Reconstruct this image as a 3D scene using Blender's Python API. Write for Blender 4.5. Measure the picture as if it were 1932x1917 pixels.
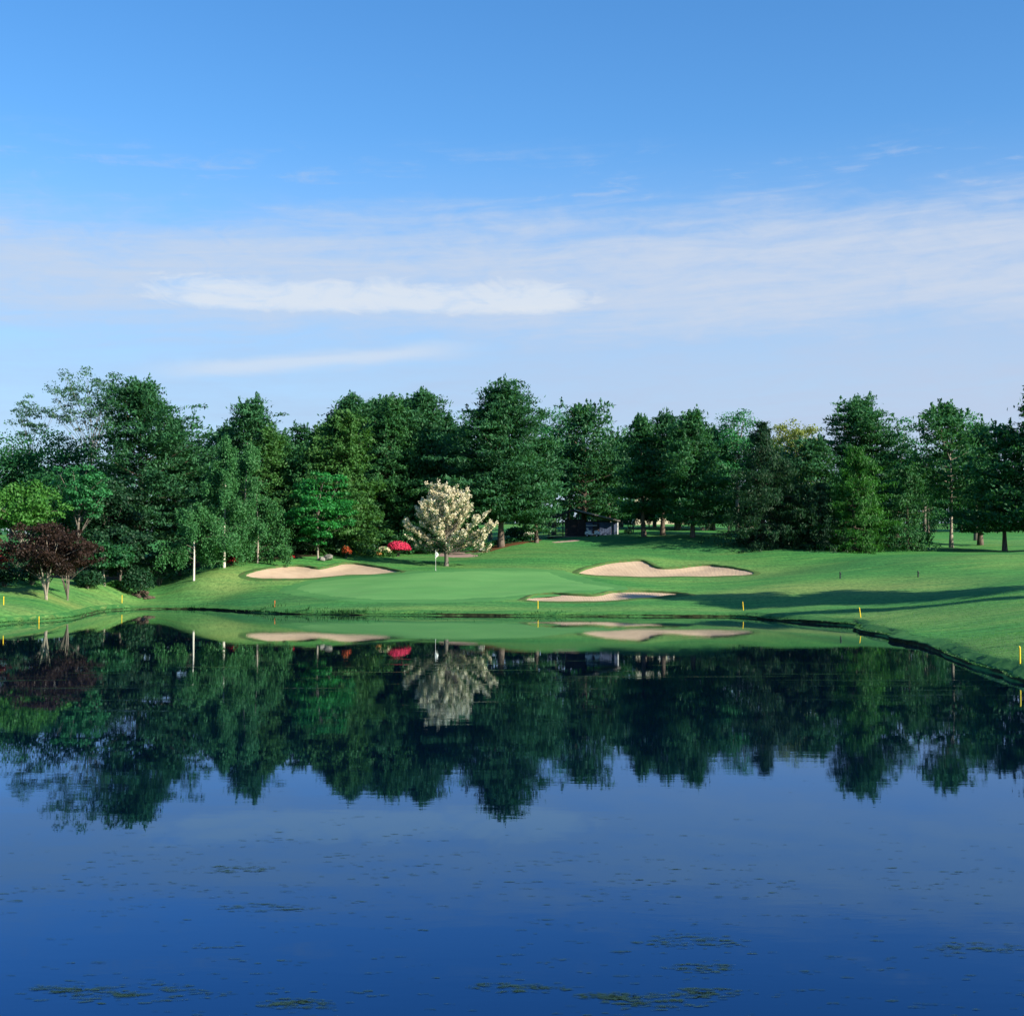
import bpy, bmesh, math, random
import numpy as np
from mathutils import Vector, Matrix
from mathutils.geometry import delaunay_2d_cdt

for o in list(bpy.data.objects):
    bpy.data.objects.remove(o, do_unlink=True)
SC = bpy.context.scene
COL = SC.collection
R = math.radians

# ------------------------------------------------------------------ camera
CAM_H = 5.1
FPX, CX, CY, HZ = 2654.0, 966.0, 958.5, 1055.0
PITCH = math.atan((HZ - CY) / FPX)
cam_d = bpy.data.cameras.new('camera')
cam = bpy.data.objects.new('camera', cam_d)
COL.objects.link(cam)
cam.location = (0, 0, CAM_H)
cam.rotation_euler = (math.pi / 2 + PITCH, 0, 0)
cam_d.sensor_fit = 'HORIZONTAL'
cam_d.angle = 2 * math.atan(966.0 / FPX)
cam_d.clip_start = 0.5
cam_d.clip_end = 12000
SC.camera = cam

# ------------------------------------------------------------------ light and sky
SUN_EL = R(26)
SUN_BEHIND = R(30)              # sun stands to the right, a little behind the camera
SUN_DIR = Vector((math.cos(SUN_EL) * math.cos(SUN_BEHIND), -math.cos(SUN_EL) * math.sin(SUN_BEHIND), math.sin(SUN_EL)))
sun_d = bpy.data.lights.new('sun', 'SUN')
sun_d.energy = 5.0
sun_d.angle = R(0.55)
sun_d.color = (1.0, 0.90, 0.74)
sun = bpy.data.objects.new('sun', sun_d)
COL.objects.link(sun)
sun.rotation_euler = SUN_DIR.to_track_quat('Z', 'Y').to_euler()
sun.location = (60, -20, 60)
SC.view_settings.view_transform = 'Standard'
SC.view_settings.look = 'None'
SC.view_settings.gamma = 1
SC.view_settings.use_curve_mapping = False
SC.view_settings.exposure = 0.9
SC.cycles.max_bounces = 6
SC.cycles.diffuse_bounces = 3
SC.cycles.glossy_bounces = 3
SC.cycles.transmission_bounces = 3
SC.cycles.transparent_max_bounces = 4
SC.cycles.caustics_reflective = False
SC.cycles.caustics_refractive = False
SC.cycles.use_denoising = True
SC.cycles.blur_glossy = 0.0

W = bpy.data.worlds.new('World')
SC.world = W
W.use_nodes = True


class NT:
    """small helper to write node trees"""
    def __init__(self, tree):
        self.t = tree
        tree.nodes.clear()

    def n(self, typ, **kw):
        nd = self.t.nodes.new(typ)
        for k, v in kw.items():
            if k.startswith('i_'):
                nd.inputs[k[2:].replace('_', ' ')].default_value = v
            else:
                setattr(nd, k, v)
        return nd

    def l(self, a, b):
        self.t.links.new(a, b)

    def val(self, s, x):
        if isinstance(x, (int, float)):
            s.default_value = x
        else:
            self.l(x, s)

    def m(self, op, a, b=None, c=None, clamp=False):
        nd = self.n('ShaderNodeMath', operation=op, use_clamp=clamp)
        self.val(nd.inputs[0], a)
        if b is not None:
            self.val(nd.inputs[1], b)
        if c is not None:
            self.val(nd.inputs[2], c)
        return nd.outputs[0]

    def ss(self, x, lo, hi, a=0.0, b=1.0):
        nd = self.n('ShaderNodeMapRange', interpolation_type='SMOOTHSTEP')
        self.val(nd.inputs[0], x)
        nd.inputs[1].default_value = lo
        nd.inputs[2].default_value = hi
        nd.inputs[3].default_value = a
        nd.inputs[4].default_value = b
        return nd.outputs[0]

    def mix(self, f, a, b, blend='MIX'):
        nd = self.n('ShaderNodeMix', data_type='RGBA', blend_type=blend)
        self.val(nd.inputs[0], f)
        for s, x in ((nd.inputs[6], a), (nd.inputs[7], b)):
            if isinstance(x, tuple):
                s.default_value = (*x[:3], 1)
            else:
                self.l(x, s)
        return nd.outputs[2]

    def noise(self, vec, scale, detail=3, rough=0.5, dist=0.0):
        nd = self.n('ShaderNodeTexNoise')
        if vec is not None:
            self.l(vec, nd.inputs['Vector'])
        nd.inputs['Scale'].default_value = scale
        nd.inputs['Detail'].default_value = detail
        nd.inputs['Roughness'].default_value = rough
        nd.inputs['Distortion'].default_value = dist
        return nd.outputs['Fac']

    def mapping(self, vec, scale=(1, 1, 1), rot=(0, 0, 0), loc=(0, 0, 0)):
        nd = self.n('ShaderNodeMapping')
        self.l(vec, nd.inputs['Vector'])
        nd.inputs['Scale'].default_value = scale
        nd.inputs['Rotation'].default_value = rot
        nd.inputs['Location'].default_value = loc
        return nd.outputs[0]


def build_world():
    t = NT(W.node_tree)
    out = t.n('ShaderNodeOutputWorld')
    bg = t.n('ShaderNodeBackground')
    bg.inputs['Strength'].default_value = 0.105
    sky = t.n('ShaderNodeTexSky')
    sky.sky_type = 'NISHITA'
    sky.sun_disc = False
    sky.sun_elevation = SUN_EL
    sky.sun_rotation = math.pi / 2 + SUN_BEHIND
    sky.altitude = 0
    sky.air_density = 1.0
    sky.dust_density = 0.25
    sky.ozone_density = 3.0
    hs = t.n('ShaderNodeHueSaturation')
    hs.inputs['Saturation'].default_value = 1.25
    hs.inputs['Value'].default_value = 1.0
    t.l(sky.outputs[0], hs.inputs['Color'])
    skyc = t.mix(1.0, hs.outputs[0], (0.90, 0.97, 1.05), 'MULTIPLY')
    # cirrus: streaky noise in azimuth / elevation (degrees)
    tc = t.n('ShaderNodeTexCoord')
    sep = t.n('ShaderNodeSeparateXYZ')
    t.l(tc.outputs['Generated'], sep.inputs[0])
    x, y, z = sep.outputs
    az = t.m('MULTIPLY', t.m('ARCTAN2', x, y), 57.2958)
    el = t.m('MULTIPLY', t.m('ARCSINE', z), 57.2958)
    def vec(a, b, tilt):
        c = t.n('ShaderNodeCombineXYZ')
        t.l(t.m('MULTIPLY', az, a), c.inputs[0])
        t.l(t.m('MULTIPLY', t.m('ADD', el, t.m('MULTIPLY', az, tilt)), b), c.inputs[1])
        return c.outputs[0]
    n1 = t.noise(vec(0.05, 0.30, 0.02), 1.0, 5, 0.5, 0.4)       # large drift
    n2 = t.noise(vec(0.16, 0.95, -0.05), 1.0, 9, 0.60, 0.7)      # fibres
    n3 = t.noise(vec(0.55, 1.5, 0.03), 1.0, 9, 0.62, 0.9)        # ragged detail
    n4 = t.noise(vec(0.09, 2.4, -0.06), 1.0, 8, 0.62, 0.5)       # thin long streaks
    mixn = t.m('ADD', t.m('MULTIPLY', n2, 0.50), t.m('ADD', t.m('MULTIPLY', n3, 0.25), t.m('MULTIPLY', n4, 0.25)))
    wob = t.m('MULTIPLY', t.m('SUBTRACT', n1, 0.5), 3.0)
    ew = t.m('ADD', el, wob)
    # broad cirrus veil round the horizon, its upper edge climbing to the right
    top = t.m('ADD', ew, t.m('MULTIPLY', az, -0.012))
    prof = t.m('MULTIPLY', t.ss(ew, 7.6, 10.6), t.ss(top, 11.6, 16.2, 1.0, 0.0))
    veil = t.ss(t.m('ADD', t.m('MULTIPLY', prof, 0.62), t.m('MULTIPLY', t.m('SUBTRACT', mixn, 0.5), 1.3)), 0.10, 0.80)
    veil = t.m('MULTIPLY', veil, 0.92)
    # dense long streak, ragged on its upper side
    sprof = t.m('MULTIPLY', t.ss(el, 9.3, 10.35), t.ss(el, 10.5, 12.4, 1.0, 0.0))
    sprof = t.m('MULTIPLY', sprof, t.m('MULTIPLY', t.ss(az, -19.0, -12.0), t.ss(az, 1.0, 7.5, 1.0, 0.0)))
    sn = t.m('ADD', t.m('MULTIPLY', n3, 0.6), t.m('MULTIPLY', n2, 0.4))
    st = t.ss(t.m('ADD', sprof, t.m('MULTIPLY', t.m('SUBTRACT', sn, 0.5), 1.7)), 0.30, 1.05)
    st = t.m('MULTIPLY', st, 0.85)
    # thin tilted streak lower on the left
    e3 = t.m('ADD', t.m('ADD', el, t.m('MULTIPLY', az, -0.085)), t.m('MULTIPLY', t.m('SUBTRACT', n2, 0.5), 0.9))
    s3 = t.m('MULTIPLY', t.m('MULTIPLY', t.ss(e3, 8.05, 8.6), t.ss(e3, 8.7, 9.2, 1.0, 0.0)), t.m('MULTIPLY', t.ss(az, -16, -11), t.ss(az, -5, 0, 1.0, 0.0)))
    s3 = t.m('MULTIPLY', s3, 0.55)
    # pale air low over the horizon
    low = t.m('MULTIPLY', t.ss(el, 5.5, 17.5, 1.0, 0.0), t.ss(az, -25.0, 22.0, 0.80, 1.0))
    low = t.m('MULTIPLY', low, t.ss(mixn, 0.25, 0.7, 0.75, 1.0))
    wisps = t.m('MULTIPLY', t.m('MULTIPLY', t.ss(el, 12.5, 14.6), t.ss(el, 15.0, 17.0, 1.0, 0.0)), t.ss(mixn, 0.50, 0.66, 0.0, 0.55))
    f = t.m('MAXIMUM', t.m('MAXIMUM', veil, st), t.m('MAXIMUM', s3, wisps))
    f = t.m('ADD', f, t.m('MULTIPLY', t.m('SUBTRACT', 1.0, f), low), clamp=True)
    base_c = t.mix(t.ss(az, -22.0, 22.0), (2.20, 2.92, 4.12), (2.62, 3.12, 4.10))
    cloud = t.mix(t.m('MAXIMUM', t.m('MAXIMUM', st, s3), t.m('MULTIPLY', veil, 0.42)), base_c, (3.95, 4.2, 4.5))
    fin = t.mix(f, skyc, cloud)
    t.l(fin, bg.inputs['Color'])
    t.l(bg.outputs[0], out.inputs[0])


build_world()

# ------------------------------------------------------------------ helpers
rng = np.random.default_rng(7)


def P(px, py, D):
    """world point seen at picture position (px, py) at forward distance D"""
    a = (px - CX) / FPX
    b = (CY - py) / FPX
    cp, sp = math.cos(PITCH), math.sin(PITCH)
    dy = cp - b * sp
    dz = sp + b * cp
    s = D / dy
    return np.array((a * s, D, CAM_H + dz * s))


def W0(px, py):
    """world point on the water plane"""
    a = (px - CX) / FPX
    b = (CY - py) / FPX
    cp, sp = math.cos(PITCH), math.sin(PITCH)
    dy, dz = cp - b * sp, sp + b * cp
    s = -CAM_H / dz
    return np.array((a * s, dy * s))


def tag(o, label=None, cat=None, group=None, kind=None):
    if label: o['label'] = label
    if cat: o['category'] = cat
    if group: o['group'] = group
    if kind: o['kind'] = kind
    return o


def np_mesh(name, V, F, tint=None, smooth=False):
    """V (n,3); F (m,k) with constant k"""
    V = np.ascontiguousarray(V, dtype=np.float32)
    F = np.ascontiguousarray(F, dtype=np.int32)
    me = bpy.data.meshes.new(name)
    me.vertices.add(len(V))
    me.vertices.foreach_set('co', V.ravel())
    k = F.shape[1]
    me.loops.add(F.size)
    me.loops.foreach_set('vertex_index', F.ravel())
    me.polygons.add(len(F))
    me.polygons.foreach_set('loop_start', np.arange(0, F.size, k, dtype=np.int32))
    if smooth:
        me.polygons.foreach_set('use_smooth', np.ones(len(F), dtype=bool))
    if tint is not None:
        at = me.attributes.new('tint', 'FLOAT', 'POINT')
        at.data.foreach_set('value', np.ascontiguousarray(tint, dtype=np.float32))
    me.update()
    me.validate()
    return me


def obj(name, me, mat=None, parent=None, loc=None):
    o = bpy.data.objects.new(name, me)
    if mat is not None and me is not None:
        me.materials.append(mat)
    COL.objects.link(o)
    if parent is not None:
        o.parent = parent
    if loc is not None:
        o.location = loc
    return o


def empty(name, loc, rz=0):
    o = bpy.data.objects.new(name, None)
    o.empty_display_size = 0.3
    COL.objects.link(o)
    o.location = loc
    o.rotation_euler = (0, 0, rz)
    return o


def smooth01(x):
    x = np.clip(x, 0, 1)
    return x * x * (3 - 2 * x)


def catmull(pts, n=8, closed=True):
    pts = np.asarray(pts, float)
    m = len(pts)
    out = []
    rngi = range(m) if closed else range(m - 1)
    for i in rngi:
        if closed:
            p0, p1, p2, p3 = pts[(i - 1) % m], pts[i], pts[(i + 1) % m], pts[(i + 2) % m]
        else:
            p0, p1, p2, p3 = pts[max(i - 1, 0)], pts[i], pts[i + 1], pts[min(i + 2, m - 1)]
        for k in range(n):
            u = k / n
            out.append(0.5 * ((2 * p1) + (-p0 + p2) * u + (2 * p0 - 5 * p1 + 4 * p2 - p3) * u * u + (-p0 + 3 * p1 - 3 * p2 + p3) * u ** 3))
    if not closed:
        out.append(pts[-1])
    return np.array(out)


def inside_poly(X, Y, poly):
    ins = np.zeros(X.shape, bool)
    n = len(poly)
    for i in range(n):
        x1, y1 = poly[i]
        x2, y2 = poly[(i + 1) % n]
        if y1 == y2:
            continue
        c = ((y1 > Y) != (y2 > Y)) & (X < (x2 - x1) * (Y - y1) / (y2 - y1) + x1)
        ins ^= c
    return ins


def dist_poly(X, Y, poly):
    d2 = np.full(X.shape, 1e18)
    n = len(poly)
    for i in range(n):
        x1, y1 = poly[i]
        x2, y2 = poly[(i + 1) % n]
        dx, dy = x2 - x1, y2 - y1
        L = dx * dx + dy * dy
        if L < 1e-12:
            continue
        u = np.clip(((X - x1) * dx + (Y - y1) * dy) / L, 0, 1)
        d2 = np.minimum(d2, (X - x1 - u * dx) ** 2 + (Y - y1 - u * dy) ** 2)
    return np.sqrt(d2)


# ------------------------------------------------------------------ materials
MATS = {}


def mat_new(name):
    m = bpy.data.materials.new(name)
    m.use_nodes = True
    return m, NT(m.node_tree)


def principled(t, color, rough=0.6, spec=0.3, bump=None, bstr=0.3, bdist=0.02, **kw):
    out = t.n('ShaderNodeOutputMaterial')
    p = t.n('ShaderNodeBsdfPrincipled')
    if isinstance(color, tuple):
        p.inputs['Base Color'].default_value = (*color, 1)
    else:
        t.l(color, p.inputs['Base Color'])
    t.val(p.inputs['Roughness'], rough)
    p.inputs['Specular IOR Level'].default_value = spec
    for k, v in kw.items():
        p.inputs[k].default_value = v
    if bump is not None:
        b = t.n('ShaderNodeBump')
        b.inputs['Strength'].default_value = bstr
        b.inputs['Distance'].default_value = bdist
        t.l(bump, b.inputs['Height'])
        t.l(b.outputs[0], p.inputs['Normal'])
    t.l(p.outputs[0], out.inputs[0])
    return p


def leaf_mat(name, dark, light, trans=0.28, tcol=None, rough=0.55):
    if name in MATS:
        return MATS[name]
    m, t = mat_new(name)
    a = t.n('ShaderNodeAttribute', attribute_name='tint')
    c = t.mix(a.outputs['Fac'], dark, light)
    out = t.n('ShaderNodeOutputMaterial')
    d = t.n('ShaderNodeBsdfPrincipled')
    t.l(c, d.inputs['Base Color'])
    d.inputs['Roughness'].default_value = rough
    d.inputs['Specular IOR Level'].default_value = 0.25
    tr = t.n('ShaderNodeBsdfTranslucent')
    tc = t.mix(1.0, c, tcol or (1.25, 1.2, 0.5), 'MULTIPLY')
    t.l(tc, tr.inputs['Color'])
    mx = t.n('ShaderNodeMixShader')
    mx.inputs[0].default_value = trans
    t.l(d.outputs[0], mx.inputs[1])
    t.l(tr.outputs[0], mx.inputs[2])
    t.l(mx.outputs[0], out.inputs[0])
    MATS[name] = m
    return m


def bark_mat(name, c1, c2, scale=3.0, stretch=0.25, marks=None):
    if name in MATS:
        return MATS[name]
    m, t = mat_new(name)
    tc = t.n('ShaderNodeTexCoord')
    v = t.mapping(tc.outputs['Object'], (1, 1, stretch))
    n = t.noise(v, scale, 5, 0.65, 0.4)
    c = t.mix(t.ss(n, 0.35, 0.65), c1, c2)
    if marks:
        v2 = t.mapping(tc.outputs['Object'], (1.5, 1.5, 5))
        n2 = t.noise(v2, 1.6, 3, 0.6)
        c = t.mix(t.ss(n2, 0.60, 0.68), c, marks)
    principled(t, c, 0.9, 0.15, bump=n, bstr=0.6, bdist=0.03)
    MATS[name] = m
    return m


def simple_mat(name, c1, c2=None, rough=0.6, spec=0.3, scale=8.0):
    if name in MATS:
        return MATS[name]
    m, t = mat_new(name)
    tc = t.n('ShaderNodeTexCoord')
    n = t.noise(tc.outputs['Object'], scale, 4, 0.6)
    c2 = c2 or tuple(x * 0.75 for x in c1)
    c = t.mix(t.ss(n, 0.3, 0.7), c1, c2)
    principled(t, c, rough, spec, bump=n, bstr=0.15, bdist=0.01)
    MATS[name] = m
    return m


G_LUSH = (0.030, 0.168, 0.042)
G_MID = (0.074, 0.248, 0.052)
G_DRY = (0.185, 0.260, 0.075)


def ground_mat():
    m, t = mat_new('mown_grass')
    g = t.n('ShaderNodeNewGeometry')
    pos = g.outputs['Position']
    big = t.noise(pos, 0.035, 4, 0.55, 0.3)
    mid = t.noise(t.mapping(pos, (0.16, 1.0, 1.0)), 0.42, 6, 0.62, 0.5)
    fine = t.noise(t.mapping(pos, (1.0, 0.5, 1.0)), 3.2, 4, 0.7)
    vf = t.noise(pos, 16.0, 3, 0.8)
    at = t.n('ShaderNodeAttribute', attribute_name='dry')
    lu = t.n('ShaderNodeAttribute', attribute_name='lush')
    st = t.n('ShaderNodeAttribute', attribute_name='soil')
    f = t.m('ADD', t.m('MULTIPLY', t.m('SUBTRACT', mid, 0.5), 2.0), t.m('MULTIPLY', t.m('SUBTRACT', big, 0.5), 1.2))
    f = t.m('ADD', f, t.m('MULTIPLY', t.m('SUBTRACT', fine, 0.5), 0.9))
    c = t.mix(t.m('ADD', f, 0.5, clamp=True), G_LUSH, G_MID)
    # mower stripes, wide and faint
    wv = t.n('ShaderNodeTexWave', wave_type='BANDS', bands_direction='Y', wave_profile='SIN')
    t.l(t.mapping(pos, (0.06, 0.20, 0.0), (0, 0, R(10))), wv.inputs['Vector'])
    wv.inputs['Scale'].default_value = 1.1
    wv.inputs['Distortion'].default_value = 6.0
    wv.inputs['Detail'].default_value = 1.5
    wv.inputs['Detail Scale'].default_value = 0.6
    stripe = t.ss(wv.outputs['Fac'], 0.2, 0.8, 0.86, 1.10)
    cs = t.n('ShaderNodeMix', data_type='RGBA', blend_type='MULTIPLY')
    cs.inputs[0].default_value = 1.0
    t.l(c, cs.inputs[6]); t.l(stripe, cs.inputs[7])
    dryf = t.m('MULTIPLY', at.outputs['Fac'], t.ss(t.m('ADD', t.m('MULTIPLY', mid, 0.6), t.m('MULTIPLY', fine, 0.4)), 0.22, 0.6))
    dry2 = t.m('MAXIMUM', dryf, t.ss(t.m('ADD', t.m('MULTIPLY', mid, 0.6), t.m('MULTIPLY', big, 0.5)), 0.50, 0.78, 0.0, 0.6))
    c = t.mix(dry2, cs.outputs[2], G_DRY)
    c = t.mix(t.m('MULTIPLY', lu.outputs['Fac'], 0.7), c, (0.014, 0.098, 0.036))
    vv = t.ss(t.m('ADD', t.m('MULTIPLY', vf, 0.5), t.m('MULTIPLY', fine, 0.5)), 0.3, 0.7, 0.62, 1.36)
    c2 = t.n('ShaderNodeMix', data_type='RGBA', blend_type='MULTIPLY')
    c2.inputs[0].default_value = 1.0
    t.l(c, c2.inputs[6]); t.l(vv, c2.inputs[7])
    # bare bank earth where the ground drops to the water, leaf litter beds
    nz = t.n('ShaderNodeSeparateXYZ')
    t.l(g.outputs['True Normal'], nz.inputs[0])
    steep = t.m('MULTIPLY', t.ss(nz.outputs[2], 0.70, 0.86, 1.0, 0.0), 1.0)
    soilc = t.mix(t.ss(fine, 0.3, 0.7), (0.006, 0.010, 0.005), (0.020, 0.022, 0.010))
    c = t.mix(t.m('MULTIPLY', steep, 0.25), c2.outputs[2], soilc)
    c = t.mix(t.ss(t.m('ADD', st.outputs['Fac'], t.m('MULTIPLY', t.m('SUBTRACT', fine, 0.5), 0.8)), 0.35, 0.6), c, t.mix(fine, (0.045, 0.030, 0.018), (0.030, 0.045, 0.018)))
    hb = t.m('ADD', t.m('MULTIPLY', fine, 0.6), t.m('MULTIPLY', vf, 0.4))
    principled(t, c, 0.85, 0.12, bump=hb, bstr=0.55, bdist=0.06)
    return m


def green_mat():
    m, t = mat_new('putting_turf')
    g = t.n('ShaderNodeNewGeometry')
    pos = g.outputs['Position']
    mid = t.noise(t.mapping(pos, (0.3, 1, 1)), 0.35, 4, 0.55, 0.3)
    fine = t.noise(pos, 5.0, 3, 0.6)
    c = t.mix(t.ss(mid, 0.3, 0.7), (0.090, 0.258, 0.074), (0.118, 0.288, 0.088))
    c = t.mix(t.ss(fine, 0.35, 0.7, 0.0, 0.25), c, (0.075, 0.20, 0.06))
    principled(t, c, 0.8, 0.1, bump=fine, bstr=0.15, bdist=0.01)
    return m


def sand_mat():
    m, t = mat_new('bunker_sand')
    g = t.n('ShaderNodeNewGeometry')
    pos = g.outputs['Position']
    a = t.noise(pos, 0.7, 4, 0.6)
    b = t.noise(pos, 9.0, 4, 0.7)
    wv = t.n('ShaderNodeTexWave', wave_type='BANDS', bands_direction='X')
    t.l(t.mapping(pos, (1, 0.35, 0.2), (0, 0, R(25))), wv.inputs['Vector'])
    wv.inputs['Scale'].default_value = 2.2
    wv.inputs['Distortion'].default_value = 3.0
    wv.inputs['Detail'].default_value = 2.0
    c = t.mix(t.ss(a, 0.3, 0.7), (0.50, 0.385, 0.262), (0.43, 0.325, 0.220))
    c = t.mix(t.ss(b, 0.45, 0.75, 0.0, 0.4), c, (0.40, 0.28, 0.20))
    h = t.m('ADD', t.m('MULTIPLY', wv.outputs['Fac'], 0.5), b)
    principled(t, c, 0.95, 0.05, bump=h, bstr=0.5, bdist=0.06)
    return m


def water_mat():
    m, t = mat_new('pond_water')
    g = t.n('ShaderNodeNewGeometry')
    pos = g.outputs['Position']
    w1 = t.noise(t.mapping(pos, (0.5, 1.3, 1.0)), 1.3, 3, 0.5, 0.4)
    w2 = t.noise(t.mapping(pos, (1.0, 2.2, 1.0)), 6.0, 2, 0.5, 0.2)
    band = t.noise(t.mapping(pos, (0.035, 0.22, 1.0)), 1.0, 4, 0.6, 0.6)
    amp = t.ss(band, 0.35, 0.75, 0.35, 1.7)
    sp = t.n('ShaderNodeSeparateXYZ')
    t.l(pos, sp.inputs[0])
    # faint breeze streaks out on the open water
    zone = t.m('MULTIPLY', t.ss(sp.outputs[1], 40, 56), t.ss(sp.outputs[1], 62, 76, 1.0, 0.0))
    strk = t.m('MULTIPLY', zone, t.ss(t.noise(t.mapping(pos, (0.10, 1.1, 1.0)), 1.0, 3, 0.6, 0.3), 0.60, 0.68))
    h = t.m('MULTIPLY', t.m('ADD', t.m('MULTIPLY', w1, 1.0), t.m('MULTIPLY', w2, 0.16)), amp)
    h = t.m('ADD', h, t.m('MULTIPLY', t.m('MULTIPLY', strk, w2), 3.2))
    out = t.n('ShaderNodeOutputMaterial')
    b = t.n('ShaderNodeBump')
    b.inputs['Strength'].default_value = 1.0
    b.inputs['Distance'].default_value = 0.0008
    t.l(h, b.inputs['Height'])
    fr = t.n('ShaderNodeFresnel')
    fr.inputs['IOR'].default_value = 1.72
    t.l(b.outputs[0], fr.inputs['Normal'])
    gl = t.n('ShaderNodeBsdfGlossy')
    t.l(t.mix(t.ss(fr.outputs[0], 0.36, 0.80), (0.31, 0.60, 1.0), (0.88, 0.93, 0.95)), gl.inputs['Color'])
    gl.inputs['Roughness'].default_value = 0.008
    t.l(b.outputs[0], gl.inputs['Normal'])
    df = t.n('ShaderNodeBsdfDiffuse')
    df.inputs['Color'].default_value = (0.0008, 0.005, 0.015, 1)
    mx = t.n('ShaderNodeMixShader')
    t.l(fr.outputs[0], mx.inputs[0])
    t.l(df.outputs[0], mx.inputs[1])
    t.l(gl.outputs[0], mx.inputs[2])
    t.l(mx.outputs[0], out.inputs[0])
    return m


# ------------------------------------------------------------------ terrain
S = 0.966          # 2000-px photograph coordinates -> 1932-px working coordinates
shore_src = [(-150, 1236), (0, 1220), (31, 1217), (103, 1212), (151, 1207), (175, 1200), (205, 1194), (240, 1191), (290, 1189.5),
             (393, 1190), (480, 1195), (560, 1199), (700, 1201), (850, 1202), (1000, 1203), (1200, 1204), (1400, 1204.5),
             (1453, 1206), (1529, 1213), (1600, 1218.5), (1668, 1224), (1680, 1234), (1735, 1245), (1744, 1251), (1800, 1263),
             (1837, 1275), (1850, 1283), (1899, 1304), (1950, 1318), (2000, 1334)]
shore = [W0(x * S, y * S) for x, y in shore_src]
shore += [np.array(p, float) for p in ((24.5, 50), (29, 40), (33, 28), (32, 15), (22, 9), (0, 7.2), (-22, 9), (-40, 20), (-58, 42), (-63, 65), (-56, 85))]
SHORE = catmull(shore, 10, True)
# small natural irregularity of the bank
_k = np.arange(len(SHORE))
_nrm = np.roll(SHORE, -1, 0) - np.roll(SHORE, 1, 0)
_nrm = np.stack((-_nrm[:, 1], _nrm[:, 0]), 1)
_nrm /= np.linalg.norm(_nrm, axis=1)[:, None] + 1e-9
SHORE = SHORE + _nrm * (0.10 * np.sin(_k * 0.31) * np.sin(_k * 0.17 + 1) + rng.normal(0, 0.03, len(SHORE)))[:, None]

ctl = [(0, 1150, 112), (0, 1125, 125), (0, 1100, 140), (80, 1127, 128), (200, 1103, 148), (300, 1108, 156), (250, 1146, 145), (270, 1131, 150), (150, 1150, 123), (150, 1124, 138), (240, 1120, 149),
       (372, 1088, 153), (423, 1073, 157), (468, 1063, 162), (590, 1053, 166), (500, 1076, 157), (420, 1105, 152), (380, 1135, 147.5),
       (465, 1090, 155), (560, 1067, 163), (610, 1064, 164), (660, 1061, 166), (755, 1076, 160), (560, 1094, 155), (700, 1090, 154),
       (480, 1120, 146), (480, 1142, 140), (650, 1135, 137), (650, 1150, 131), (900, 1133, 137.5), (900, 1150, 130), (800, 1105, 148), (822, 1076, 158),
       (700, 1100, 150), (950, 1092, 152), (1000, 1079, 158), (842, 1068, 166.5), (750, 1050, 180), (870, 1046, 183), (960, 1030, 187), (1010, 1020, 194),
       (1100, 1013, 203), (1050, 1016, 203), (1170, 1011, 203), (1240, 1011, 197), (1305, 1016, 190), (1100, 1030, 190), (1050, 1050, 175), (950, 1060, 172), (1150, 1045, 180),
       (1100, 1082, 167), (1250, 1089, 163), (1420, 1082, 166), (1205, 1056, 174), (1150, 1062, 172), (1290, 1071, 171), (1350, 1066, 172), (1250, 1040, 184), (1400, 1045, 180), (1440, 1029, 185),
       (1000, 1130, 139), (1130, 1113, 145), (1290, 1120, 142), (1150, 1138, 136), (1200, 1100, 155), (1400, 1105, 150), (1400, 1130, 136), (1400, 1154, 127.5), (1200, 1151, 128), (1050, 1150, 129.5),
       (1560, 1093, 149), (1730, 1090, 145), (1650, 1060, 163), (1800, 1046, 167), (1900, 1050, 158), (1932, 1055, 156), (1932, 1100, 129), (1932, 1125, 110), (1932, 1150, 96), (1932, 1200, 75), (1922, 1244, 61),
       (1620, 1158, 112), (1700, 1140, 121), (1800, 1150, 106), (1800, 1200, 85), (1520, 1145, 124), (1640, 1042, 178), (1560, 1036, 180), (1720, 1042, 180),
       (1800, 1036, 192), (1900, 1040, 182), (1850, 1020, 225), (1932, 1010, 250), (1440, 1008, 215), (1170, 1000, 230), (1240, 993, 250), (1640, 1020, 215),
       (300, 1062, 175), (0, 1080, 170), (100, 1075, 190), (600, 1045, 185), (750, 1040, 205), (400, 1050, 200)]
C3 = [P(*c) for c in ctl]
for wx, wy, wz in ((-150, 300, 10), (150, 300, 13), (0, 300, 12.5), (-130, 150, 4), (130, 150, 6), (-100, 60, 2.0), (90, 60, 3.0), (60, 20, 2.8), (50, 75, 2.0), (55, 100, 2.9), (62, 125, 4.0),
                   (-70, 10, 2.6), (0, 0, 3.4), (0, -40, 4.5), (-75, 110, 2.2), (120, 220, 9), (-120, 220, 6), (80, 180, 6.8), (-85, 160, 3.2), (30, -30, 4), (-150, 0, 4), (150, 0, 5)):
    C3.append(np.array((wx, wy, wz), float))
C3 = np.array(C3)
# shoreline anchors: the turf meets the water low
sh_anch = np.array([W0(x * S, y * S) for x, y in shore_src[1:]])
C3 = np.vstack((C3, np.column_stack((sh_anch + np.array((0, 0.6)), np.full(len(sh_anch), 0.42)))))


def tps_fit(pts, lam=0.06):
    n = len(pts)
    xy = pts[:, :2] / 50.0
    d2 = ((xy[:, None] - xy[None]) ** 2).sum(-1)
    K = np.where(d2 > 0, 0.5 * d2 * np.log(np.maximum(d2, 1e-12)), 0) + lam * 0.02 * np.eye(n)
    Pm = np.column_stack((np.ones(n), xy))
    A = np.zeros((n + 3, n + 3))
    A[:n, :n] = K
    A[:n, n:] = Pm
    A[n:, :n] = Pm.T
    b = np.zeros(n + 3)
    b[:n] = pts[:, 2]
    return xy, np.linalg.solve(A, b)


TXY, TW = tps_fit(C3)


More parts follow.
